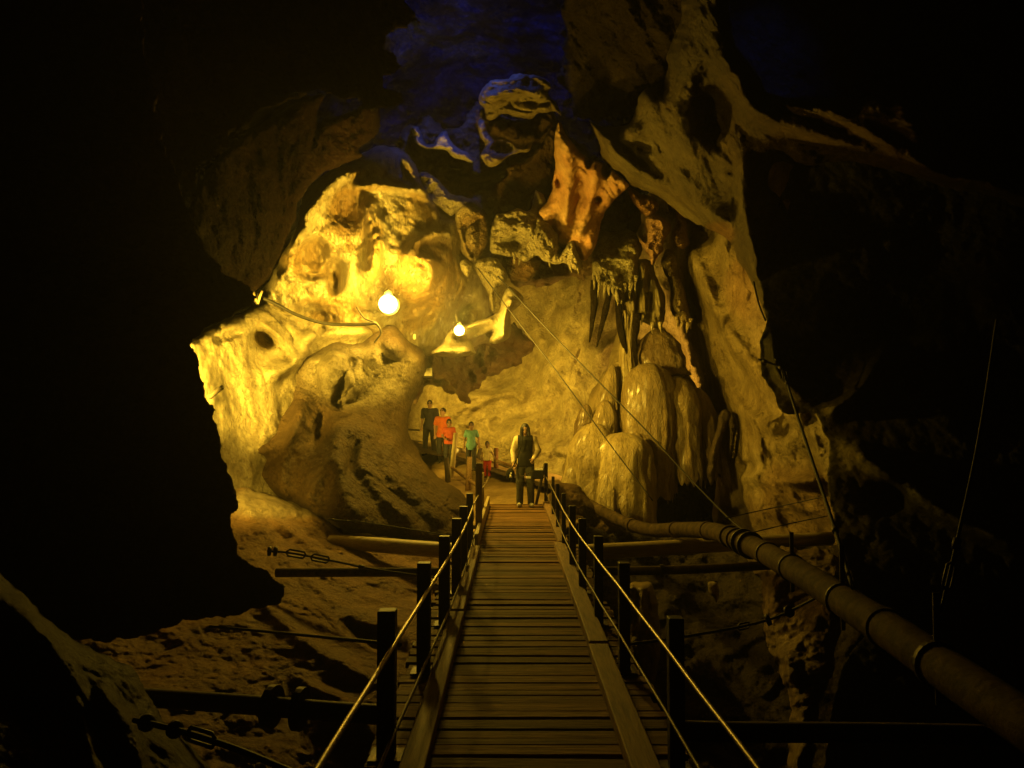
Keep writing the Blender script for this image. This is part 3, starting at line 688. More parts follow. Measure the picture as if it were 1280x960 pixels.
# ---- pillar of rock below the pipe on the right
tag(sheet('rock_pillar', [(940, 690), (1040, 690), (1068, 740), (1060, 770), (1046, 800), (1044, 830), (1034, 860), (1024, 880), (1020, 905), (1016, 960), (1010, 1080), (975, 1080), (985, 960), (988, 900), (982, 860), (972, 830), (958, 800), (954, 760), (950, 720)],
      [(960, 700, 10.2), (1050, 740, 9.4), (1000, 860, 8.6), (995, 1050, 8)], ROCK, (0.55, 0.42, 0.25), step=1.8, seed=109, scal=(0.4, 0.9), fb=(0.22, 0.5), fine=0.05, edge=(16, 1.0), skirt=(8, 1.2), wob=7, col2=(0.3, 0.2, 0.11)),
    'rough brown rock pillar narrowing downward under the big pipe', 'rock pillar')
tag(sheet('stalactite', [(885, 728), (895, 728), (899, 740), (896, 754), (892, 746), (887, 742)], [(890, 740, 11.5)], FLOW, (0.4, 0.32, 0.18), step=1, seed=110, scal=(0.03, 0.3), fb=(0.02, 0.3), edge=(4, 0.15), skirt=(3, 0.2), wob=0.5),
    'small pale rock tip glimmering in the dark below the right crossbeams', 'stalactite')
tag(sheet('stalagmite', [(785, 735), (800, 728), (815, 730), (822, 760), (826, 810), (820, 850), (806, 880), (790, 860), (784, 800)], [(805, 760, 12.6), (808, 850, 12.2)], FLOW, (0.36, 0.28, 0.13), step=1.6, seed=111, scal=(0.05, 0.5),
      rib=(0.12, 0.2, 6), fb=(0.05, 0.5), edge=(10, 0.7), skirt=(5, 0.6), wob=2), 'pale ribbed stalagmite seen through the right railing below the deck', 'stalagmite')
# dark gorge below the deck on the right
wall('cave_wall', [(640, 660), (760, 660), (1100, 690), (1150, 760), (1150, 1150), (600, 1150), (600, 740)],
     [(700, 680, 15), (900, 700, 15), (1100, 760, 12), (900, 1000, 11), (650, 1000, 11), (1100, 1000, 10)], ROCK, (0.08, 0.06, 0.035), step=3.2, seed=113, scal=(0.5, 1.3), fb=(0.3, 0.9), edge=(8, 0.3), wob=3)

# ---- slope under the deck on the left
wall('cave_floor', [(240, 600), (290, 603), (320, 612), (352, 622), (392, 640), (412, 654), (432, 668), (480, 672), (530, 674), (566, 668), (600, 650), (650, 650), (690, 720), (700, 1150), (80, 1150), (100, 760), (240, 740)],
     [(300, 612, 12.9), (400, 650, 12.9), (290, 760, 9.4), (430, 760, 10), (560, 700, 13.2), (620, 670, 14.6), (500, 850, 8.2), (300, 900, 7), (560, 1050, 7), (150, 900, 6.4), (450, 960, 7.2), (650, 800, 10)],
     ROCK, (0.42, 0.27, 0.13), step=2.0, seed=115, scal=(0.22, 1.4), fb=(0.22, 1.0), fine=0.045, edge=(14, 0.9), skirt=(8, 1.5), wob=4, col2=(0.32, 0.19, 0.09), aniso=(1, 0.8, 1.5),
     feats=[('r', [(300, 620), (360, 700), (430, 760)], 8, 0.12), ('r', [(330, 640), (420, 700), (520, 740)], 8, 0.15), ('r', [(300, 720), (380, 800), (470, 850)], 10, 0.2), ('r', [(360, 840), (430, 880), (480, 940)], 10, 0.2), ('p', 470, 800, 50, 14, 0.6, 25)],
     paint=[(345, 628, 70, 20, PALE, 0.8)])  # pale paint puts the lit strip on the slope's top

# ---- near left wall and near slope
wall('cave_wall', [(-300, -300), (130, -300), (180, 60), (225, 230), (262, 320), (300, 350), (321, 372), (290, 395), (262, 407), (243, 424), (247, 455), (260, 498), (270, 540), (278, 570), (293, 620), (288, 655), (300, 690),
                   (330, 712), (354, 734), (350, 752), (322, 762), (285, 770), (230, 776), (100, 800), (-300, 760)],
     [(300, 380, 9.0), (250, 440, 8.2), (290, 650, 7.6), (350, 740, 7.4), (200, 760, 7.2), (-100, 700, 7.6), (-200, 0, 8.6), (150, 0, 8.8), (100, 400, 8.0)],
     DRY, (0.13, 0.095, 0.06), step=2.8, seed=117, scal=(0.2, 2.2), fb=(0.16, 1.3), edge=(3, 0.0), skirt=(3, 0.05), wob=7)
wall('cave_ceiling', [(-300, -300), (560, -300), (540, -60), (500, -10), (520, 25), (478, 50), (500, 82), (476, 100), (505, 128), (470, 140), (430, 120), (404, 112), (366, 122), (320, 150), (270, 190), (232, 240), (180, 200), (-100, 100), (-300, 100)],
     [(300, 100, 10.5), (440, 0, 11), (0, 0, 9.6), (300, -200, 9)], DRY, (0.05, 0.04, 0.03), step=3.4, seed=119, scal=(0.3, 2.4), fb=(0.25, 1.4), edge=(3, 0.0), skirt=(3, 0.05), wob=12)
wall('cave_floor', [(-300, 690), (-40, 705), (0, 718), (40, 755), (78, 790), (130, 818), (170, 840), (192, 880), (210, 905), (235, 930), (262, 960), (300, 1010), (320, 1200), (-300, 1200)],
     [(0, 730, 4.4), (180, 850, 4.4), (-200, 900, 2.8), (280, 1100, 3.6), (100, 950, 3.6)], ROCK, (0.075, 0.055, 0.035), step=3, seed=121, scal=(0.25, 0.8), fb=(0.14, 0.5), edge=(22, 0.6), skirt=(10, 1.2), wob=5,
     feats=[('r', [(20, 760), (80, 830), (110, 920), (130, 1000)], 14, 0.25), ('r', [(120, 850), (160, 920), (170, 1000)], 12, 0.2)])

# ------------------------------------------------------------------ bridge materials
WOOD = plain_mat('weathered_wood', (0.21, 0.118, 0.044), 0.75, var=0.55, scale=4, bump=0.5, stretch=(1, 9, 9), spec=0.15)
def per_board(m, lo, hi):
    nt = m.node_tree; b = nt.nodes['Principled BSDF']; src = b.inputs['Base Color'].links[0].from_socket
    g = nt.nodes.new('ShaderNodeNewGeometry'); r = nt.nodes.new('ShaderNodeMapRange'); r.inputs['To Min'].default_value = lo; r.inputs['To Max'].default_value = hi
    nt.links.new(g.outputs['Random Per Island'], r.inputs['Value'])
    x = nt.nodes.new('ShaderNodeMix'); x.data_type = 'RGBA'; x.blend_type = 'MULTIPLY'; x.inputs['Factor'].default_value = 1
    nt.links.new(src, x.inputs['A']); nt.links.new(r.outputs['Result'], x.inputs['B']); nt.links.new(x.outputs['Result'], b.inputs['Base Color'])
per_board(WOOD, 0.5, 1.35)
KERB = plain_mat('kerb_wood', (0.24, 0.145, 0.065), 0.7, var=0.5, scale=5, bump=0.3, stretch=(9, 0.8, 9))
PALEWOOD = plain_mat('pale_wood', (0.42, 0.34, 0.18), 0.6, var=0.3, scale=6, bump=0.2, stretch=(9, 9, 0.8))
POST = plain_mat('black_painted_steel', (0.024, 0.019, 0.013), 0.55, var=0.7, scale=18, bump=0.5)
STEEL = plain_mat('worn_steel', (0.25, 0.205, 0.14), 0.4, metal=0.85, var=0.6, scale=30, bump=0.06)
DULL = plain_mat('dull_painted_rail', (0.10, 0.075, 0.045), 0.55, metal=0.3, var=0.4, scale=20, bump=0.2)
IRON = plain_mat('dark_iron', (0.05, 0.04, 0.03), 0.55, metal=0.5, var=0.4, scale=20, bump=0.3)
CABLE = plain_mat('cable_black', (0.02, 0.017, 0.013), 0.7, var=0.2)
PIPE = plain_mat('grey_pipe', (0.065, 0.044, 0.022), 0.8, var=0.65, scale=9, bump=0.6, stretch=(1, 1, 1), spec=0.12)
LOG = plain_mat('bamboo_log', (0.34, 0.27, 0.14), 0.5, var=0.3, scale=6, bump=0.2, stretch=(0.7, 9, 9))
BEAM = plain_mat('beam_wood', (0.07, 0.05, 0.03), 0.7, var=0.4, scale=5, bump=0.3)

bridge = empty('footbridge', (0.09, 1.2, 0.0), 'long wooden plank footbridge with black posts and steel handrails leading into the lit cave', 'footbridge')
BX, BY = 0.09, 1.2
def loc(p): return np.array(p, float) - np.array([BX, BY, 0])

# deck planks (one mesh: pattern of the deck)
mb = MB(); y = 1.25; k = 0
while y < 15.9:
    wd = 0.115 + random.uniform(-0.03, 0.03); gap = random.choice([0.006, 0.010, 0.016, 0.04]) if y < 11 else random.choice([0.006, 0.01, 0.02])
    x0 = (-0.70 if y < 10.2 else -0.46) + random.uniform(-0.03, 0.03); x1 = (0.84 if y < 10.5 else 0.72) + random.uniform(-0.03, 0.03)
    yaw = random.uniform(-0.008, 0.008); z = -0.022 + random.uniform(-0.008, 0.008)
    ax = [[math.cos(yaw), math.sin(yaw), random.uniform(-0.004, 0.004)], [-math.sin(yaw), math.cos(yaw), random.uniform(-0.02, 0.02)], [0, 0, 1]]
    mb.box(loc([(x0 + x1) / 2, y + wd / 2, z]), (x1 - x0, wd, 0.04), ax, jit=0.003)
    y += wd + gap
mb.build('deck', WOOD, bridge, bevel=0.004)
# side beams under the deck
for x in (-0.52, 0.66):
    MB().box(loc([x, 8.5, -0.12]), (0.09, 14.6, 0.14)).build('side_beam', BEAM, bridge)
for y in np.arange(1.6, 15.5, 1.25):
    MB().box(loc([0.07, y, -0.24]), (1.75, 0.1, 0.09)).build('cross_beam', BEAM, bridge)
# kerbs
for seg in ([(-0.445, 1.3), (-0.445, 6.55)], [(-0.455, 6.62), (-0.45, 10.0)]):
    (xa, ya), (xb, yb) = seg
    MB().box(loc([(xa + xb) / 2, (ya + yb) / 2, 0.04]), (0.115, yb - ya, 0.075)).build('kerb', KERB, bridge, bevel=0.008)
for (xa, ya), (xb, yb) in (((0.59, 1.3), (0.60, 5.6)), ((0.605, 5.66), (0.605, 10.3)), ((0.66, 10.4), (0.67, 15.6))):
    MB().box(loc([(xa + xb) / 2, (ya + yb) / 2, 0.04]), (0.135, yb - ya, 0.075)).build('kerb', KERB, bridge, bevel=0.008)
# far left: upright pale side boards
MB().box(loc([-0.455, 12.9, 0.08]), (0.05, 5.2, 0.20)).build('side_board', PALEWOOD, bridge, bevel=0.006)
for (x, y, h) in ((-0.47, 11.5, 1.02), (-0.53, 12.3, 0.72), (-0.50, 13.6, 0.75)):
    MB().box(loc([x, y, h / 2 - 0.05]), (0.09 if h > 1 else 0.06, 0.06, h + 0.1)).build('post', PALEWOOD, bridge, bevel=0.006)
# posts with footplates
left = [(-0.60, 3.9), (-0.565, 5.2), (-0.535, 6.4), (-0.52, 7.56), (-0.52, 8.65), (-0.535, 10.2)]
right = [(0.755, 3.75), (0.72, 5.2), (0.685, 6.4), (0.66, 7.56), (0.652, 8.7), (0.655, 10.2), (0.67, 11.8), (0.685, 13.4)]
for i, (x, y) in enumerate(left + right):
    w_ = 0.085 if i < len(left) else 0.07
    if i >= len(left) and y > 9: w_ = 0.05
    top = 0.70
    o = MB().box(loc([x, y, (top - 0.2) / 2]), (w_, w_, top + 0.2)).build('post', POST, bridge, bevel=0.005)
    MB().box(loc([x, y, 0.012]), (w_ + 0.07, w_ + 0.07, 0.012)).build('footplate', IRON, o)
# handrails: top rail and lower rail on each side
rl = [(-0.665, 0.9), (-0.63, 2.6)] + left + [(-0.53, 12.3), (-0.50, 13.6), (-0.49, 15.2)]
rr = [(0.80, 0.9), (0.78, 2.5)] + right + [(0.69, 15.3)]
for pl, zt, zb, r in ((rl, 0.565, 0.15, 0.0115), (rr, 0.565, 0.27, 0.0095)):
    for z, nm, rad in ((zt, 'top_rail', r), (zb, 'lower_rail', r * 0.85)):
        sgn = 0.052 if pl is rl else -0.045
        pts = []
        for i, (x, y) in enumerate(pl):
            pts.append(loc([x + sgn, y, z + 0.002 * math.sin(i * 2.1)]))
            if i < len(pl) - 1:
                xm, ym = (x + pl[i + 1][0]) / 2, (y + pl[i + 1][1]) / 2
                pts.append(loc([xm + sgn, ym, z - 0.004]))
        MB().tube(spline(pts, 3), rad, 8).build(nm, STEEL if nm == 'top_rail' else DULL, bridge, smooth=True)
# leaning bar and tall end posts on the right at the far end
MB().box(loc([0.66, 15.6, 0.32]), (0.07, 0.07, 0.98)).build('end_post', POST, bridge, bevel=0.005)
a, b = loc([0.47, 15.7, 0.0]), loc([0.64, 15.7, 0.78])
MB().tube([a, b], 0.03, 8).build('brace', IRON, bridge, smooth=True)

# ------------------------------------------------------------------ pipes, logs and cables
def pipe_obj(name, pl, r, mat, label, cat, joints=(), group=None, n=20, res=8, flange=None):
    pts = spline([pt(u, v, d) for u, v, d in pl], res)
    t = empty(name, tuple(pts[0]), label, cat, group)
    base = np.array(pts[0])
    rr = r if not hasattr(r, '__len__') else np.interp(np.linspace(0, 1, len(pts)), np.linspace(0, 1, len(r)), r)
    P = [p - base for p in pts]
    MB().tube(P, rr, n).build('pipe' if 'pipe' in name else 'log', mat, t, smooth=True)
    return t, P
t, P = pipe_obj('water_pipe', [(690, 611, 18), (720, 622, 17), (770, 648, 15), (810, 662, 13.6), (850, 662, 12.2), (890, 664, 10.6), (925, 676, 9.4), (960, 693, 8.4), (1010, 722, 7.0), (1060, 755, 5.9), (1120, 794, 5.0), (1180, 836, 4.4), (1260, 890, 3.8), (1380, 970, 3.2)],
                [0.10, 0.11, 0.115, 0.118, 0.116, 0.112], PIPE, 'big jointed pipe slung on cables along the right side of the footbridge', 'pipe')
def ring(parent, P, f, r, w_, mat, name):
    i = int(f * (len(P) - 2)); p = np.array(P[i]); d = np.array(P[i + 1]) - p; d /= np.linalg.norm(d)
    return MB().tube([p - d * w_ / 2, p + d * w_ / 2], r, 22).build(name, mat, parent, smooth=False)
for f in (0.20, 0.31, 0.38): ring(t, P, f, 0.128, 0.07, PIPE, 'coupling')
for f in (0.485, 0.5): ring(t, P, f, 0.155, 0.035, IRON, 'flange')
for f in (0.44, 0.462): ring(t, P, f, 0.137, 0.05, PIPE, 'coupling')
for f in (0.55, 0.595, 0.69, 0.845): ring(t, P, f, 0.131, 0.03, IRON, 'clamp')
ring(t, P, 0.76, 0.129, 0.09, PIPE, 'coupling')
# hanger straps of the pipe
for f, h in ((0.69, 0.28), (0.845, 0.26), (0.595, 0.2)):
    i = int(f * (len(P) - 2)); p = np.array(P[i])
    MB().box(p + [0.0, 0, 0.13 + h / 2], (0.035, 0.012, h)).build('hanger_strap', IRON, t)
    MB().box(p + [0.0, 0, -0.17], (0.03, 0.012, 0.1)).build('hanger_strap', IRON, t)

G_L = 'horizontal logs and pipes crossing under the footbridge'
def cross(name, pl, r, mat, label, cat):
    return pipe_obj(name, pl, r, mat, label, cat, group=G_L, res=4, n=14)
cross('log', [(412, 676, 12.6), (470, 681, 12.4), (560, 688, 12.2), (640, 690, 12.2)], [0.085, 0.115, 0.12, 0.12], LOG, 'thick pale log with a broken end reaching left from under the deck', 'log')
cross('log', [(690, 692, 12.2), (760, 689, 12.2), (900, 681, 12.3), (1040, 673, 12.4)], [0.12, 0.12, 0.11, 0.10], LOG, 'thick brown log reaching right from under the deck behind the big pipe', 'log')
tp, PP = cross('cross_pipe', [(345, 716, 10.1), (540, 715, 10.05), (760, 714, 10.0), (880, 711, 10.0), (985, 705, 10.1)], 0.055, PIPE, 'slim straight pipe crossing under the deck just nearer than the thick logs', 'pipe')
for f in (0.55, 0.58):
    ring(tp, PP, f + 0.12, 0.075, 0.04, IRON, 'clamp')
tp, PP = cross('cross_pipe', [(120, 868, 5.5), (300, 880, 5.0), (470, 893, 4.85), (840, 913, 4.75), (1100, 916, 4.8), (1420, 922, 4.9)], 0.058, BEAM, 'nearest dark cross pipe with round flanges under the deck', 'pipe')
for f in (0.28, 0.325):
    ring(tp, PP, f, 0.125, 0.045, IRON, 'flange')

def cable(pl, r, label, mat=CABLE, group='thin cables strung through the cave', name='cable', fit=(), cat='cable'):
    pts = spline([pt(u, v, d) for u, v, d in pl], 6)
    base = np.array(pts[0]); P = [p - base for p in pts]
    if not fit:
        o = MB().tube(P, r, 6).build(name, mat, None, smooth=True); o.location = tuple(base)
        return tag(o, label, cat, group)
    t = empty(name, tuple(base), label, cat, group)
    MB().tube(P, r, 6).build('wire', mat, t, smooth=True)
    for f, kind, s in fit:
        i = int(f * (len(P) - 2)); p = np.array(P[i]); d = np.array(P[i + 1]) - p; d /= np.linalg.norm(d)
        if kind == 'disc':
            MB().tube([p - d * s * 0.4, p - d * s * 0.3, p + d * s * 0.3, p + d * s * 0.4], [s * 0.6, s, s, s * 0.6], 12).build('insulator', IRON, t, smooth=True)
        elif kind == 'clip':
            MB().tube([p - d * s, p + d * s], s * 0.8, 8).build('clip', IRON, t, smooth=True)
        else:
            mbx = MB()
            n_ = np.cross(d, [0, 1, 0]); n_ /= np.linalg.norm(n_)
            for q in (-1, 1):
                mbx.tube([p - d * s * 1.6, p - d * s * 1.2 + n_ * s * 0.5 * q, p + d * s * 1.2 + n_ * s * 0.5 * q, p + d * s * 1.6], s * 0.16, 6)
            mbx.build('turnbuckle', IRON, t, smooth=True)
    return t
cable([(334, 689, 8.6), (362, 691, 8.7), (420, 702, 9.0), (470, 712, 9.3), (545, 722, 9.8)], 0.012, 'turnbuckle cable with two round insulators left of the deck above the slim pipe',
      fit=((0.08, 'disc', 0.05), (0.17, 'disc', 0.05), (0.33, 'turn', 0.07), (0.45, 'turn', 0.07), (0.72, 'clip', 0.03)))
cable([(262, 783, 6.9), (360, 792, 6.0), (500, 806, 4.2)], 0.011, 'dark cable running from the near left wall to the nearest left post')
cable([(168, 900, 3.9), (230, 915, 3.7), (300, 938, 3.5), (400, 980, 3.2)], 0.014, 'dark turnbuckle cable in the lower left corner of the gorge', fit=((0.12, 'disc', 0.04), (0.3, 'disc', 0.04), (0.5, 'turn', 0.06)))
cable([(410, 649, 12.4), (470, 655, 12.6), (565, 670, 12.8)], 0.01, 'thin knotted wire above the thick pale log', fit=((0.15, 'clip', 0.022), (0.3, 'clip', 0.022), (0.42, 'turn', 0.04)))
cable([(597, 335, 16.9), (640, 392, 16.3), (700, 470, 15.5), (760, 552, 14.7), (816, 626, 14)], 0.011, 'lower of two long diagonal wires from the bright curtains down past the column')
cable([(622, 345, 16.6), (700, 428, 15.6), (800, 530, 14), (850, 585, 13), (905, 642, 11.4), (935, 668, 9.9)], 0.013, 'upper of two long diagonal wires, running from the bright curtains to the big pipe')
cable([(942, 352, 10.7), (948, 378, 10.6), (957, 401, 10.5)], 0.012, 'short wire hanging on the bright edge of the right wall')
cable([(948, 449, 10.5), (976, 460, 10.3), (984, 480, 10.1), (992, 505, 9.4), (1020, 590, 7.8), (1040, 650, 6.9), (1066, 735, 5.8)], 0.016, 'dark hanger cable with clips holding the big pipe from the right wall',
      fit=((0.06, 'clip', 0.03), (0.18, 'clip', 0.03), (0.28, 'turn', 0.06), (0.36, 'clip', 0.035), (0.9, 'clip', 0.035)))
cable([(1246, 400, 5.8), (1225, 540, 5.0), (1200, 660, 4.6), (1176, 765, 4.45)], 0.010, 'near vertical dark cable holding the big pipe at the right edge', fit=((0.8, 'clip', 0.03), (0.92, 'turn', 0.05)))
cable([(780, 806, 5.2), (860, 795, 6.2), (960, 775, 7.0), (1030, 742, 6.6)], 0.011, 'slack dark cable between the right railing and the big pipe', fit=((0.6, 'turn', 0.05), (0.75, 'disc', 0.05), (0.84, 'disc', 0.05)))
cable([(905, 648, 11), (970, 634, 11.3), (1034, 620, 10.4)], 0.007, 'upper of two thin level wires over the bulging right wall')
cable([(935, 667, 9.9), (985, 655, 10.4), (1034, 645, 10.2)], 0.007, 'lower of two thin level wires over the bulging right wall')
# power cable on the ledge with its bracket
cable([(318, 368, 14.6), (345, 380, 14.7), (372, 394, 14.9), (405, 404, 15.3), (440, 406, 15.2), (470, 404, 15.1)], 0.035, 'thick power cable drooping over the top of the bright left ledge', group='power cables beside the left lamp')
cable([(446, 384, 15.4), (456, 398, 15.2), (470, 404, 15.1), (476, 416, 15.1), (468, 428, 15.2)], 0.016, 'thin bent power cable hanging under the left lamp', group='power cables beside the left lamp')
cable([(262, 497, 11.8), (270, 490, 11.6), (278, 484, 11.5)], 0.035, 'short dark iron hook sticking out in front of the bright ledge', mat=IRON, name='iron_hook', group=None, cat='hook')
t = empty('cable_bracket', pt(322, 380, 14.4), 'splayed bundle of cable stubs at the upper left end of the bright ledge', 'bracket')
for k, (dx, dz) in enumerate(((-0.16, 0.18), (-0.08, 0.22), (0.0, 0.2), (0.07, 0.24))):
    MB().tube([(0, 0, 0), (dx * 0.6, 0, dz * 0.6), (dx, 0.02, dz)], 0.022, 7).build('stub', PALEWOOD if k % 2 else IRON, t, smooth=True)

# ------------------------------------------------------------------ lamps
GLOW = emit_mat('lamp_glow', (1.0, 0.68, 0.16), 22)
HOUSING = plain_mat('lamp_housing', (0.10, 0.09, 0.07), 0.5, var=0.2)
PAINTED = plain_mat('lamp_cream', (0.55, 0.5, 0.36), 0.5, var=0.1)
def lamp(u, v, d, r, label):
    c = pt(u, v, d)
    t = empty('cave_lamp', c, label, 'lamp', 'lit lamps of the cave')
    MB().ball((0, 0, 0), (r, r * 0.9, r), 24, 14).build('globe', GLOW, t, smooth=True)
    ds = MB()
    ds.tube([(0, r * 0.75, 0), (0, r * 0.9, 0), (0, r * 1.5, 0)], [r * 1.1, r * 0.95, r * 0.35], 24)
    ds.build('glare_dish', PAINTED, t, smooth=True)  # dish added behind the globe to spread its glare
    MB().tube([(0, 0, r * 0.8), (0, 0, r * 1.1), (0, 0.05, r * 1.6)], [r * 0.5, r * 0.45, r * 0.2], 14).build('socket', HOUSING, t, smooth=True)
    MB().tube([(0, 0.05, r * 1.5), (0, 0.35, r * 1.7), (0, 1.0, r * 1.5)], 0.02, 8).build('arm', HOUSING, t, smooth=True)
lamp(485, 380, 15.4, 0.18, 'large glaring lamp on the left, above the draped boulder')
lamp(574, 413, 15.5, 0.1, 'smaller glaring lamp on the pale rock ledge')
def flood(u, v, d, aim, label, s=1.0, mat=HOUSING):
    from mathutils import Vector
    c = pt(u, v, d)
    t = empty('floodlight', c, label, 'floodlight', 'floodlights on brackets')
    q = (Vector(aim) - Vector(c)).to_track_quat('-Y', 'Z').to_euler(); t.rotation_euler = q
    MB().box((0, 0.06 * s, 0), (0.26 * s, 0.12 * s, 0.2 * s)).build('housing', mat, t, bevel=0.01)
    MB().box((0, -0.008 * s, 0), (0.23 * s, 0.012 * s, 0.17 * s)).build('glass', PAINTED, t)
    MB().tube([(-0.15 * s, 0.06 * s, 0), (-0.15 * s, 0.2 * s, -0.1 * s), (0.15 * s, 0.2 * s, -0.1 * s), (0.15 * s, 0.06 * s, 0)], 0.012, 6).build('bracket', IRON, t)
    return t
flood(533, 465, 17.0, pt(560, 300, 10), 'small unlit pale floodlight in the dark hollow right of the draped boulder')
cable([(530, 468, 17.1), (520, 474, 17.0), (508, 484, 16.6)], 0.018, 'short arm of the unlit floodlight in the dark hollow', group=None, name='lamp_arm', cat='arm', mat=HOUSING)
t = empty('bulb', pt(518, 421, 17.0), 'tiny pale unlit bulb hanging between the two lamps', 'bulb')
MB().ball((0, 0, 0), (0.035, 0.035, 0.07), 12, 8).build('glass', PAINTED, t, smooth=True)
MB().tube([(0, 0, 0.06), (0, 0, 0.12)], 0.025, 10).build('cap', HOUSING, t, smooth=True)

# ------------------------------------------------------------------ far path railings
G_P = 'posts along the far path'
def path_post(u, v0, v1, d, lean, mat, label):
    a = np.array(pt(u, v1, d)); b = np.array(pt(u + lean, v0, d))
    o = MB().tube([np.zeros(3) - (b - a) * 0.08, (b - a) * 0.5, b - a], [0.07, 0.065, 0.06], 9).build('path_post', mat, None, smooth=True)
    o.location = tuple(a); tag(o, label, 'post', G_P)
path_post(564, 541, 598, 20.3, 6, PALEWOOD, 'leaning pale post beside the boy in the red shirt')
path_post(585, 571, 614, 18.3, 2, KERB, 'short brown post in front of the boy in the teal shirt')
path_post(620, 560, 592, 21.6, 0, plain_mat('red_brown_wood', (0.16, 0.07, 0.04), 0.7), 'red brown post right of the smallest child')
path_post(560, 572, 602, 19.6, -2, BEAM, 'dark stub post in front of the boy in the red shirt')
path_post(592, 560, 590, 24.4, 9, BEAM, 'dark slanting stake behind the boy in the teal shirt')
def rail(pl, r, label, mat):
    pts = spline([pt(*p) for p in pl], 4); base = np.array(pts[0])
    o = MB().tube([p - base for p in pts], r, 8).build('path_rail', mat, None, smooth=True); o.location = tuple(base)
    tag(o, label, 'rail', 'rails along the far path')
rail([(566, 543, 22.9), (590, 552, 22.9), (607, 559, 22.8), (622, 566, 22.4)], 0.04, 'pale upper rail behind the boy in the teal shirt', PALEWOOD)
rail([(621, 576, 21.2), (640, 583, 20.8), (662, 592, 20.2)], 0.045, 'pale rail running from the red brown post toward the woman', KERB)
rail([(505, 536, 25), (512, 537, 25), (527, 538, 25)], 0.03, 'thin dark rail left of the man', IRON)
rail([(564, 584, 20.3), (575, 592, 19.4), (586, 600, 18.3), (600, 610, 16.8)], 0.035, 'low brown rail between the leaning pale post and the short brown post', KERB)
tag(sheet('path_kerb', [(508, 548), (530, 546), (560, 552), (600, 570), (640, 586), (668, 596), (700, 606), (700, 614), (664, 604), (636, 596), (600, 585), (556, 571), (524, 566), (508, 566)],
      [(520, 555, 25.2), (600, 575, 23.8), (650, 592, 21.2), (700, 608, 18.6)], ROCK, (0.09, 0.06, 0.03), step=1.6, seed=131, scal=(0.1, 0.6), fb=(0.1, 0.5), edge=(4, 0.2), skirt=(4, 0.5), wob=2),
    'low dark rubble edge running behind the people on the far path', 'kerb')

# ------------------------------------------------------------------ people (distance-field bodies)
def surf(Fn, lo, hi, h):
    """surface nets on a signed field"""
    lo = np.array(lo, float); n = np.ceil((np.array(hi) - lo) / h).astype(int) + 1
    ax = [lo[i] + np.arange(n[i]) * h for i in range(3)]
    G = np.stack(np.meshgrid(*ax, indexing='ij'), -1)
    V = Fn(G.reshape(-1, 3)).reshape(n)
    S = V < 0
    cnt = np.zeros(n - 1); acc = np.zeros((*(n - 1), 3))
    corners = [(i, j, k) for i in (0, 1) for j in (0, 1) for k in (0, 1)]
    def sl(A, c): return A[c[0]:n[0] - 1 + c[0], c[1]:n[1] - 1 + c[1], c[2]:n[2] - 1 + c[2]]
    for a in corners:
        for d in range(3):
            if a[d]: continue
            b = list(a); b[d] = 1
            va, vb = sl(V, a), sl(V, b)
            m = (va < 0) != (vb < 0)
            t = np.where(m, va / np.where(m, va - vb, 1), 0)
            p = np.stack([np.full(t.shape, float(a[i])) for i in range(3)], -1); p[..., d] = t
            acc += np.where(m[..., None], p, 0); cnt += m
    act = cnt > 0
    ids = np.full(n - 1, -1); ids[act] = np.arange(act.sum())
    cell = np.stack(np.nonzero(act), -1)
    verts = lo + (cell + acc[act] / cnt[act][:, None]) * h
    faces = []
    for d in range(3):
        e1, e2 = (d + 1) % 3, (d + 2) % 3
        a = [slice(None)] * 3; b = [slice(None)] * 3
        a[d] = slice(0, n[d] - 1); b[d] = slice(1, n[d])
        ch = S[tuple(a)] != S[tuple(b)]
        ii = np.stack(np.nonzero(ch), -1)
        ok = (ii[:, e1] > 0) & (ii[:, e2] > 0) & (ii[:, e1] < n[e1] - 1) & (ii[:, e2] < n[e2] - 1)
        ii = ii[ok]
        if not len(ii): continue
        def g(o1, o2):
            q = ii.copy(); q[:, e1] += o1; q[:, e2] += o2
            return ids[q[:, 0], q[:, 1], q[:, 2]]
        f = np.stack([g(-1, -1), g(0, -1), g(0, 0), g(-1, 0)], 1)
        ins = S[ii[:, 0], ii[:, 1], ii[:, 2]]
        f[~ins] = f[~ins][:, ::-1]
        faces.append(f)
    fc = np.concatenate(faces); fc = fc[(fc >= 0).all(1)]
    return verts, fc

def cap(p, a, b, ra, rb):
    a = np.array(a, float); b = np.array(b, float); e = b - a
    t = np.clip(((p - a) @ e) / max(e.dot(e), 1e-9), 0, 1)
    return np.sqrt(((p - a - t[:, None] * e) ** 2).sum(1)) - (ra + (rb - ra) * t)
def ell(p, c, r):
    q = (p - np.array(c)) / np.array(r)
    k = np.sqrt((q * q).sum(1)); return (k - 1) * min(r)
def smin(a, b, k):
    h = np.clip(0.5 + 0.5 * (b - a) / k, 0, 1); return b + (a - b) * h - k * h * (1 - h)

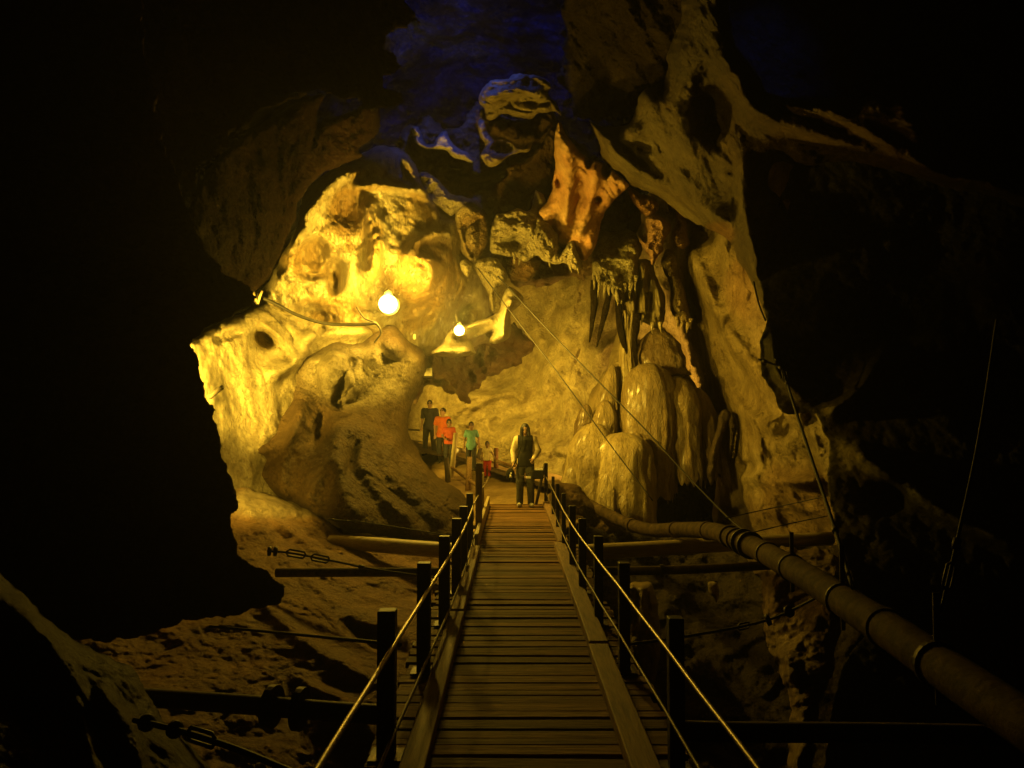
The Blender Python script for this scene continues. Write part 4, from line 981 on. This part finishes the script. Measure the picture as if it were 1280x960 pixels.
SKIN = plain_mat('skin', (0.33, 0.20, 0.12), 0.5, var=0.06, scale=20, bump=0)
SKIN2 = plain_mat('skin_dark', (0.20, 0.115, 0.07), 0.5, var=0.06, scale=20, bump=0)
HAIR = plain_mat('black_hair', (0.012, 0.010, 0.009), 0.45, var=0.3, scale=40, bump=0.3, stretch=(4, 4, 0.5))
EYE = plain_mat('eye_dark', (0.02, 0.015, 0.012), 0.2, var=0, bump=0)
LIP = plain_mat('lip', (0.26, 0.11, 0.08), 0.5, var=0, bump=0)
def cloth(name, c): return plain_mat(name, c, 0.85, var=0.22, scale=14, bump=0.35, spec=0.2)
NAVY = cloth('navy_cloth', (0.028, 0.027, 0.04)); BLACKC = cloth('black_cloth', (0.012, 0.012, 0.013)); ORANGEC = cloth('orange_cloth', (0.55, 0.13, 0.03))
REDC = cloth('red_cloth', (0.36, 0.07, 0.03)); TEALC = cloth('teal_cloth', (0.12, 0.27, 0.27)); CREAMC = cloth('cream_cloth', (0.60, 0.50, 0.32)); CRIMSON = cloth('crimson_cloth', (0.40, 0.035, 0.03))
JEANS = cloth('grey_jeans', (0.075, 0.075, 0.065)); DARKJ = cloth('dark_jeans', (0.03, 0.03, 0.035)); WHITESHOE = plain_mat('white_shoe', (0.72, 0.68, 0.55), 0.6, var=0.1, bump=0)
DARKSHOE = plain_mat('dark_shoe', (0.03, 0.025, 0.02), 0.6, var=0.1, bump=0)

def person(label, base, H, yaw, skin, shirt, pants, shoe, arms, feet=((-0.10, 0.02), (0.10, -0.04)), child=0.0, sleeve=0.55, pant_len=1.0, long_hair=False, head_yaw=0.0, head_pitch=0.0, vest=None, hem=0.80, bulk=1.0):
    s = H / 1.70
    t = empty('person', tuple(base), label, 'person', 'visitors on the cave path', rz=yaw)
    hs = 1 + 0.28 * child          # larger head on a child
    shz = 1.40 - 0.05 * child; hipz = 0.90 - 0.05 * child
    sw = (0.175 - 0.025 * child) * bulk; hw = 0.09
    headc = np.array([0, -0.015, shz + 0.165 + 0.03 * child])
    A = {}
    for sd, (el, wr) in zip((-1, 1), arms):
        A[sd] = (np.array([sd * sw, 0, shz - 0.02]), np.array(el, float), np.array(wr, float))
    Lg = {}
    for sd, (fx, fy) in zip((-1, 1), feet):
        ank = np.array([fx, fy + 0.03, 0.075]); hip = np.array([sd * hw, 0, hipz])
        knee = (ank + hip) / 2 + np.array([sd * 0.005, -0.03, 0.02])
        Lg[sd] = (hip, knee, ank, np.array([fx + sd * 0.02, fy - 0.13, 0.03]))
    cy, sy, cp, sp = math.cos(head_yaw), math.sin(head_yaw), math.cos(head_pitch), math.sin(head_pitch)
    Rz = np.array([[cy, -sy, 0], [sy, cy, 0], [0, 0, 1]]); Rx = np.array([[1, 0, 0], [0, cp, -sp], [0, sp, cp]])
    R = Rz @ Rx
    def hp(x, y, z): return headc + R @ (np.array([x, y, z]) * hs)
    def torso(p, g):
        d = cap(p, (0, 0, hipz + 0.02), (0, 0.0, shz - 0.12), 0.115 * bulk + g, 0.125 * bulk + g)
        d = smin(d, cap(p, (-sw * 0.75, 0, shz - 0.05), (sw * 0.75, 0, shz - 0.05), 0.075 + g, 0.075 + g), 0.08)
        d = smin(d, cap(p, (-0.06, 0, hipz), (0.06, 0, hipz), 0.115 * bulk + g, 0.115 * bulk + g), 0.05)
        return d
    def upper(p, sd, g, f=1.0):
        S, E, W = A[sd]
        return cap(p, S, S + (E - S) * f, 0.052 * bulk + g, 0.052 * bulk + g + (0.041 - 0.052) * f)
    def fore(p, sd, g, f=1.0):
        S, E, W = A[sd]
        return cap(p, E, E + (W - E) * f, 0.041 + g, 0.041 + g + (0.027 - 0.041) * f)
    def body(p):
        d = torso(p, 0)
        d = smin(d, cap(p, (0, 0.01, shz - 0.04), headc + R @ np.array([0, 0.02, -0.05]), 0.058, 0.052), 0.04)
        q = ((p - headc) @ R) / hs
        hd = ell(q, (0, 0.012, 0.03), (0.074, 0.092, 0.098))
        hd = smin(hd, ell(q, (0, -0.022, -0.045), (0.054, 0.062, 0.068)), 0.04)
        hd = smin(hd, cap(q, (0, -0.085, 0.012), (0, -0.102, -0.025), 0.008, 0.015), 0.012)
        for sd in (-1, 1):
            hd = smin(hd, ell(q, (sd * 0.076, 0.01, -0.005), (0.012, 0.02, 0.032)), 0.008)
            hd = np.maximum(hd, -ell(q, (sd * 0.031, -0.098, 0.016), (0.017, 0.014, 0.010)))
        d = smin(d, hd * hs, 0.02)
        for sd in (-1, 1):
            hip, kn, an, toe = Lg[sd]
            lg = smin(cap(p, hip, kn, 0.085 * bulk, 0.058), cap(p, kn, an, 0.056, 0.036), 0.02)
            lg = smin(lg, cap(p, an + np.array([0, 0.03, -0.04]), toe, 0.035, 0.028), 0.03)
            d = smin(d, lg, 0.03)
            ar = smin(upper(p, sd, 0), fore(p, sd, 0), 0.015)
            S, E, W = A[sd]
            f = W - E; f = f / np.linalg.norm(f)
            side = np.cross(f, [0, 1.0, 0.2]); side /= np.linalg.norm(side)
            nrm = np.cross(f, side)
            ar = smin(ar, cap(p, W + f * 0.01, W + f * 0.07, 0.026, 0.032), 0.015)
            for k, (o, l) in enumerate(((-0.027, 0.062), (-0.009, 0.075), (0.009, 0.07), (0.027, 0.055))):
                a = W + f * 0.085 + side * o; m = a + f * l * 0.5 + nrm * 0.004; e = a + f * l * 0.85 + nrm * 0.022
                ar = smin(ar, np.minimum(cap(p, a - f * 0.03, m, 0.0105, 0.0098), cap(p, m, e, 0.0098, 0.0085)), 0.004)
            th = W + f * 0.03 + side * -0.03 * sd
            ar = smin(ar, np.minimum(cap(p, th, th + f * 0.035 - side * 0.028 * sd, 0.013, 0.011), cap(p, th + f * 0.035 - side * 0.028 * sd, th + f * 0.065 - side * 0.03 * sd + nrm * 0.01, 0.011, 0.009)), 0.008)
            d = smin(d, ar, 0.02)
        return d
    def fold(p, a=0.006): return a * gnoise(p * np.array([16, 16, 9]) + base[0], 4) + a * 0.8 * gnoise(p * np.array([30, 30, 22]), 9)
    def shirt_f(p):
        d = torso(p, 0.02)
        d = smin(d, cap(p, (0, 0, hem), (0, 0, hipz + 0.1), 0.15 * bulk, 0.14 * bulk), 0.06)
        for sd in (-1, 1):
            a = upper(p, sd, 0.022, min(1, sleeve))
            if sleeve > 1: a = smin(a, fore(p, sd, 0.016, sleeve - 1), 0.02)
            d = smin(d, a, 0.03)
        d = d + fold(p)
        d = np.maximum(d, hem - p[:, 2])
        return np.maximum(d, cap(p, (0, -0.01, shz + 0.0), (0, 0, shz + 0.3), 0.066, 0.075) * -1)
    def pants_f(p):
        d = cap(p, (-0.06, 0, hipz), (0.06, 0, hipz), 0.13 * bulk, 0.13 * bulk)
        for sd in (-1, 1):
            hip, kn, an, toe = Lg[sd]
            lg = smin(cap(p, hip, kn, 0.104 * bulk, 0.082), cap(p, kn, an, 0.080, 0.068), 0.03)
            d = smin(d, lg, 0.02)
        d = d + fold(p)
        d = np.maximum(d, p[:, 2] - (hipz + 0.10))
        return np.maximum(d, (0.05 + (1 - pant_len) * 0.55) - p[:, 2])
    def shoe_f(p, sd):
        d = np.full(len(p), 9.0)
        if True:
            hip, kn, an, toe = Lg[sd]
            d = np.minimum(d, smin(cap(p, an + np.array([0, 0.035, -0.035]), toe + np.array([0, 0, 0.01]), 0.048, 0.040), cap(p, an, an + np.array([0, 0, -0.03]), 0.05, 0.05), 0.03))
        return np.maximum(d, -p[:, 2] + 0.0)
    ex = max(abs(A[-1][1][0]), abs(A[1][1][0]), abs(A[-1][2][0]), abs(A[1][2][0]), 0.22) + 0.18
    lo = (-ex, -0.5, -0.03); hi = (ex, 0.28, 1.85)
    def mk(nm, fn, h, mat, lo_=lo, hi_=hi, par=t):
        v, f = surf(fn, lo_, hi_, h)
        o = mesh_obj(nm, v * s, f, mat, par, True)
        return o
    bd = mk('body', body, 0.0095, skin)
    mk('shirt', shirt_f, 0.012, shirt, (-ex, -0.4, 0.7), (ex, 0.3, 1.5))
    mk('trousers', pants_f, 0.012, pants, (-0.4, -0.35, 0), (0.4, 0.3, 1.1))
    for sd in (-1, 1): mk('shoe', lambda p: shoe_f(p, sd), 0.010, shoe, (-0.4, -0.35, -0.02), (0.4, 0.25, 0.2))
    # hair
    def hair_f(p):
        q = ((p - headc) @ R) / hs
        d = ell(q, (0, 0.018, 0.040), (0.082, 0.100, 0.100))
        cut = np.maximum(-(q[:, 1] + 0.062 + 0.25 * np.clip(0.07 - q[:, 2], 0, 1)), -1)   # keep the face free
        d = np.maximum(d, cut) if not long_hair else np.maximum(d, np.maximum(cut, -1))
        d = np.maximum(d, -(q[:, 2] + 0.03)) if not long_hair else d
        if long_hair:
            h2 = np.minimum(cap(q, (-0.068, -0.03, 0.04), (-0.085, -0.10, -0.42), 0.036, 0.045), cap(q, (0.068, -0.03, 0.04), (0.085, -0.10, -0.42), 0.036, 0.045))
            h2 = smin(h2, cap(q, (0, 0.06, 0.02), (0, 0.12, -0.42), 0.075, 0.085), 0.05)
            d = smin(d, h2, 0.03)
            d = d + 0.008 * gnoise(q * np.array([45, 45, 6]), 3)
        else:
            d = d + 0.006 * gnoise(q * 40, 3)
        return d * hs
    mk('hair', hair_f, 0.0095, HAIR, (-0.22, -0.3, 0.8 if long_hair else 1.2), (0.22, 0.3, 1.85))
    for sd in (-1, 1):
        MB().ball(tuple(hp(sd * 0.031, -0.080, 0.016) * s), 0.012 * s * hs, 10, 8).build('eye', EYE, t, smooth=True)
        MB().tube([tuple(hp(sd * 0.016, -0.088, 0.036) * s), tuple(hp(sd * 0.032, -0.086, 0.041) * s), tuple(hp(sd * 0.048, -0.074, 0.036) * s)], 0.0045 * s * hs, 6).build('eyebrow', HAIR, t, smooth=True)
    MB().tube([tuple(hp(-0.022, -0.080, -0.052) * s), tuple(hp(0, -0.087, -0.054) * s), tuple(hp(0.022, -0.080, -0.052) * s)], [0.003 * s, 0.0065 * s, 0.003 * s], 8).build('mouth', LIP, t, smooth=True)
    if vest is not None:
        def vest_f(p):
            d = torso(p, 0.036); d = smin(d, cap(p, (0, 0, hem - 0.02), (0, 0, hipz + 0.1), 0.168, 0.155), 0.06) + fold(p)
            d = np.maximum(d, np.abs(p[:, 0]) - 0.155)
            d = np.maximum(d, (hem - 0.02) - p[:, 2])
            return np.maximum(d, -cap(p, (0, -0.01, shz), (0, 0, shz + 0.3), 0.066, 0.075))
        mk('vest', vest_f, 0.012, vest, (-0.3, -0.35, 0.6), (0.3, 0.3, 1.5))
    return t

hang = lambda sx=0.0, fy=-0.03: ((-0.225 - sx * 0.5, 0.03, 1.12), (-0.22 - sx, fy - 0.03, 0.88))
def mir(a): return tuple((-p[0], p[1], p[2]) for p in a)
path_z = {}
def ground(u, v, d): return pt(u, v, d)
# woman at the end of the deck
WB = (0.25, 15.3, 0.0)
person('woman with long black hair, dark vest and pale sleeves at the deck end', WB, 1.58, 0.0, SKIN, CREAMC, JEANS, WHITESHOE,
       (((-0.245, 0.03, 1.13), (-0.235, -0.10, 0.90)), ((0.27, 0.05, 1.14), (0.16, -0.20, 0.97))), feet=((-0.11, 0.0), (0.12, -0.02)), sleeve=1.9, long_hair=True, vest=BLACKC, hem=0.84, head_pitch=0.25, bulk=0.95)
man = person('tall man in a navy shirt and dark trousers, leftmost on the far path', ground(537, 570, 24.0), 1.68, -0.15, SKIN, NAVY, BLACKC, DARKSHOE,
       (hang(0.03, 0.0), mir(hang(0.03, -0.04))), feet=((-0.16, 0.02), (0.14, -0.03)), sleeve=0.75, head_yaw=0.2, bulk=1.08)
person('boy in a bright orange shirt looking up beside the man', ground(553, 580, 22.8), 1.60, 0.1, SKIN, ORANGEC, DARKJ, DARKSHOE,
       (hang(0.01, -0.05), mir(hang(0.02, 0.0))), child=0.3, sleeve=0.6, head_yaw=-0.5, head_pitch=-0.35)
person('smaller boy in a red shirt standing in front of the orange-shirted boy', ground(561, 583, 21.8), 1.28, 0.2, SKIN2, REDC, DARKJ, DARKSHOE,
       (((-0.24, -0.02, 1.10), (-0.16, -0.22, 1.0)), ((0.22, 0.02, 1.08), (0.16, -0.2, 0.95))), child=0.6, sleeve=0.55, head_pitch=0.15)
person('boy in a teal t-shirt and dark trousers in the middle of the far path', ground(589, 588, 21.0), 1.27, 0.0, SKIN2, TEALC, DARKJ, DARKSHOE,
       (hang(0.02, -0.02), mir(hang(0.06, -0.06))), child=0.6, sleeve=0.6, hem=0.72)
person('smallest child in a cream top and crimson trousers by the red brown post', ground(609, 597, 20.0), 0.90, 0.0, SKIN2, CREAMC, CRIMSON, DARKSHOE,
       (hang(0.03, -0.04), ((0.25, 0.0, 1.12), (0.32, -0.05, 0.98))), child=1.0, sleeve=0.45)
# bags the woman carries
t = empty('camera_bag', (0.25 - 0.28, 15.12, 0.62), 'black round camera bag with a small white mark hanging at the woman\'s hip', 'bag')
MB().ball((0, 0, 0), (0.085, 0.07, 0.115), 20, 14).build('pouch', BLACKC, t, smooth=True)
MB().tube(spline([(0.02, 0.0, 0.1), (0.12, -0.04, 0.30), (0.22, -0.06, 0.62), (0.20, 0.05, 0.80)], 6), 0.010, 6).build('strap', BLACKC, t, smooth=True)
WHITE = plain_mat('white_print', (0.8, 0.78, 0.7), 0.5, var=0, bump=0)
m_ = MB().ball((0.015, -0.068, 0.03), (0.016, 0.008, 0.016), 10, 8); m_.tube([(-0.005, -0.068, 0.0), (0.005, -0.074, -0.02), (0.02, -0.066, -0.05)], [0.012, 0.02, 0.014], 8)
m_.tube([(0.02, -0.068, -0.005), (-0.02, -0.066, -0.05)], 0.008, 6)
m_.build('white_mark', WHITE, t, smooth=True)
t = empty('shoulder_bag', (0.25 + 0.24, 15.12, 0.62), 'black shoulder bag with white papers on top at the woman\'s other side', 'bag')
MB().box((0, 0, 0), (0.22, 0.09, 0.17)).build('pouch', BLACKC, t, bevel=0.025)
MB().box((0.02, -0.01, 0.10), (0.13, 0.06, 0.035)).build('paper', WHITE, t, bevel=0.004)
MB().tube(spline([(-0.1, 0, 0.06), (-0.2, -0.06, 0.02), (-0.3, -0.08, -0.03), (-0.36, -0.05, 0.02)], 6), 0.010, 6).build('strap', IRON, t, smooth=True)
MB().box((-0.18, -0.085, -0.05), (0.09, 0.02, 0.04)).build('buckle', WHITE, t, bevel=0.006)
t = empty('rubbish_heap', pt(574, 566, 22.6), 'two pale crumpled plastic bags lying behind the boys on the path', 'bags')
for k, x in enumerate((-0.1, 0.12)):
    MB().ball((x, 0, 0.06), (0.11, 0.09, 0.08 - 0.015 * k), 9, 6).build('plastic_bag', WHITE if k == 0 else CREAMC, t, smooth=True)

# ------------------------------------------------------------------ lamps
YEL = (1.0, 0.62, 0.05)
def point(name, loc, power, col=YEL, r=0.12):
    l = bpy.data.lights.new(name, 'POINT'); l.energy = power; l.color = col; l.shadow_soft_size = r
    o = bpy.data.objects.new(name, l); COL.objects.link(o); o.location = loc
    return o
def spot(name, loc, target, power, ang, col=YEL, r=0.12, blend=0.6):
    l = bpy.data.lights.new(name, 'SPOT'); l.energy = power; l.color = col; l.shadow_soft_size = r
    l.spot_size = math.radians(ang); l.spot_blend = blend
    o = bpy.data.objects.new(name, l); COL.objects.link(o); o.location = loc
    from mathutils import Vector
    o.rotation_euler = (Vector(target) - Vector(loc)).to_track_quat('-Z', 'Y').to_euler()
    return o
point('lamp_light', pt(485, 378, 15.05), 380)
spot('lamp_light', pt(487, 380, 14.8), pt(430, 310, 17), 1900, 125, blend=0.8)
point('lamp_light', pt(575, 409, 15.2), 520)
spot('lamp_light', pt(579, 411, 15.2), pt(860, 470, 17.6), 1100, 110, blend=0.9)
# floodlight behind the near left wall, aimed at the ledge and the chamber
spot('unseen_flood', pt(190, 500, 10.6), pt(285, 460, 13.4), 6500, 62, blend=0.8)
# second unseen one, added beside it, aimed across the gorge at the column and the end of the deck
spot('unseen_flood', pt(222, 480, 9.8), pt(850, 450, 17.2), 2500, 46, blend=0.9)
spot('unseen_flood', pt(222, 460, 9.8), pt(880, 190, 12), 300, 50, blend=0.9)  # unseen fill added to brighten the arch
spot('unseen_flood', pt(222, 470, 9.8), pt(1020, 660, 9.6), 330, 40, blend=0.9)  # unseen fill added for the near right wall and pillar
spot('unseen_flood', pt(215, 560, 10.2), pt(350, 628, 13.3), 1000, 34, r=0.3)
# unseen lamps added behind boulder, overhang and column to light far chamber and path
spot('unseen_flood', pt(490, 545, 19.6), pt(690, 440, 26), 450, 140)
spot('unseen_flood', pt(590, 452, 25.2), pt(680, 530, 28.5), 1500, 160)
point('unseen_flood', pt(775, 495, 21.0), 700, col=(1.0, 0.55, 0.065), r=0.2)
spot('unseen_flood', pt(590, -60, 12.5), pt(590, 70, 18), 2000, 84, col=(0.07, 0.12, 1.0), blend=1.0)
spot('unseen_flood', pt(930, -160, 9.6), pt(935, 45, 11.2), 60, 50, col=(0.07, 0.12, 1.0), blend=1.0)

# ------------------------------------------------------------------ world and camera
w = bpy.data.worlds.new('World'); scene.world = w; w.use_nodes = True
w.node_tree.nodes['Background'].inputs['Color'].default_value = (0.46, 0.38, 0.17, 1)
w.node_tree.nodes['Background'].inputs['Strength'].default_value = 0.018
cam = bpy.data.cameras.new('camera'); co = bpy.data.objects.new('camera', cam); COL.objects.link(co)
co.location = tuple(CAM); co.rotation_euler = (math.radians(90) + TILT, 0, 0)
cam.sensor_width = 36; cam.lens = 36 * F / 1280; cam.clip_end = 300; cam.clip_start = 0.05
scene.camera = co
scene.view_settings.view_transform = 'Standard'; scene.view_settings.look = 'None'
scene.view_settings.exposure = 0; scene.view_settings.gamma = 1
scene.cycles.use_denoising = True
scene.cycles.max_bounces = 5; scene.cycles.diffuse_bounces = 4

vs_ = w.node_tree.nodes.new('ShaderNodeVolumeScatter'); vs_.inputs['Density'].default_value = 0.0026; vs_.inputs['Anisotropy'].default_value = 0.75
w.node_tree.links.new(vs_.outputs['Volume'], w.node_tree.nodes['World Output'].inputs['Volume'])
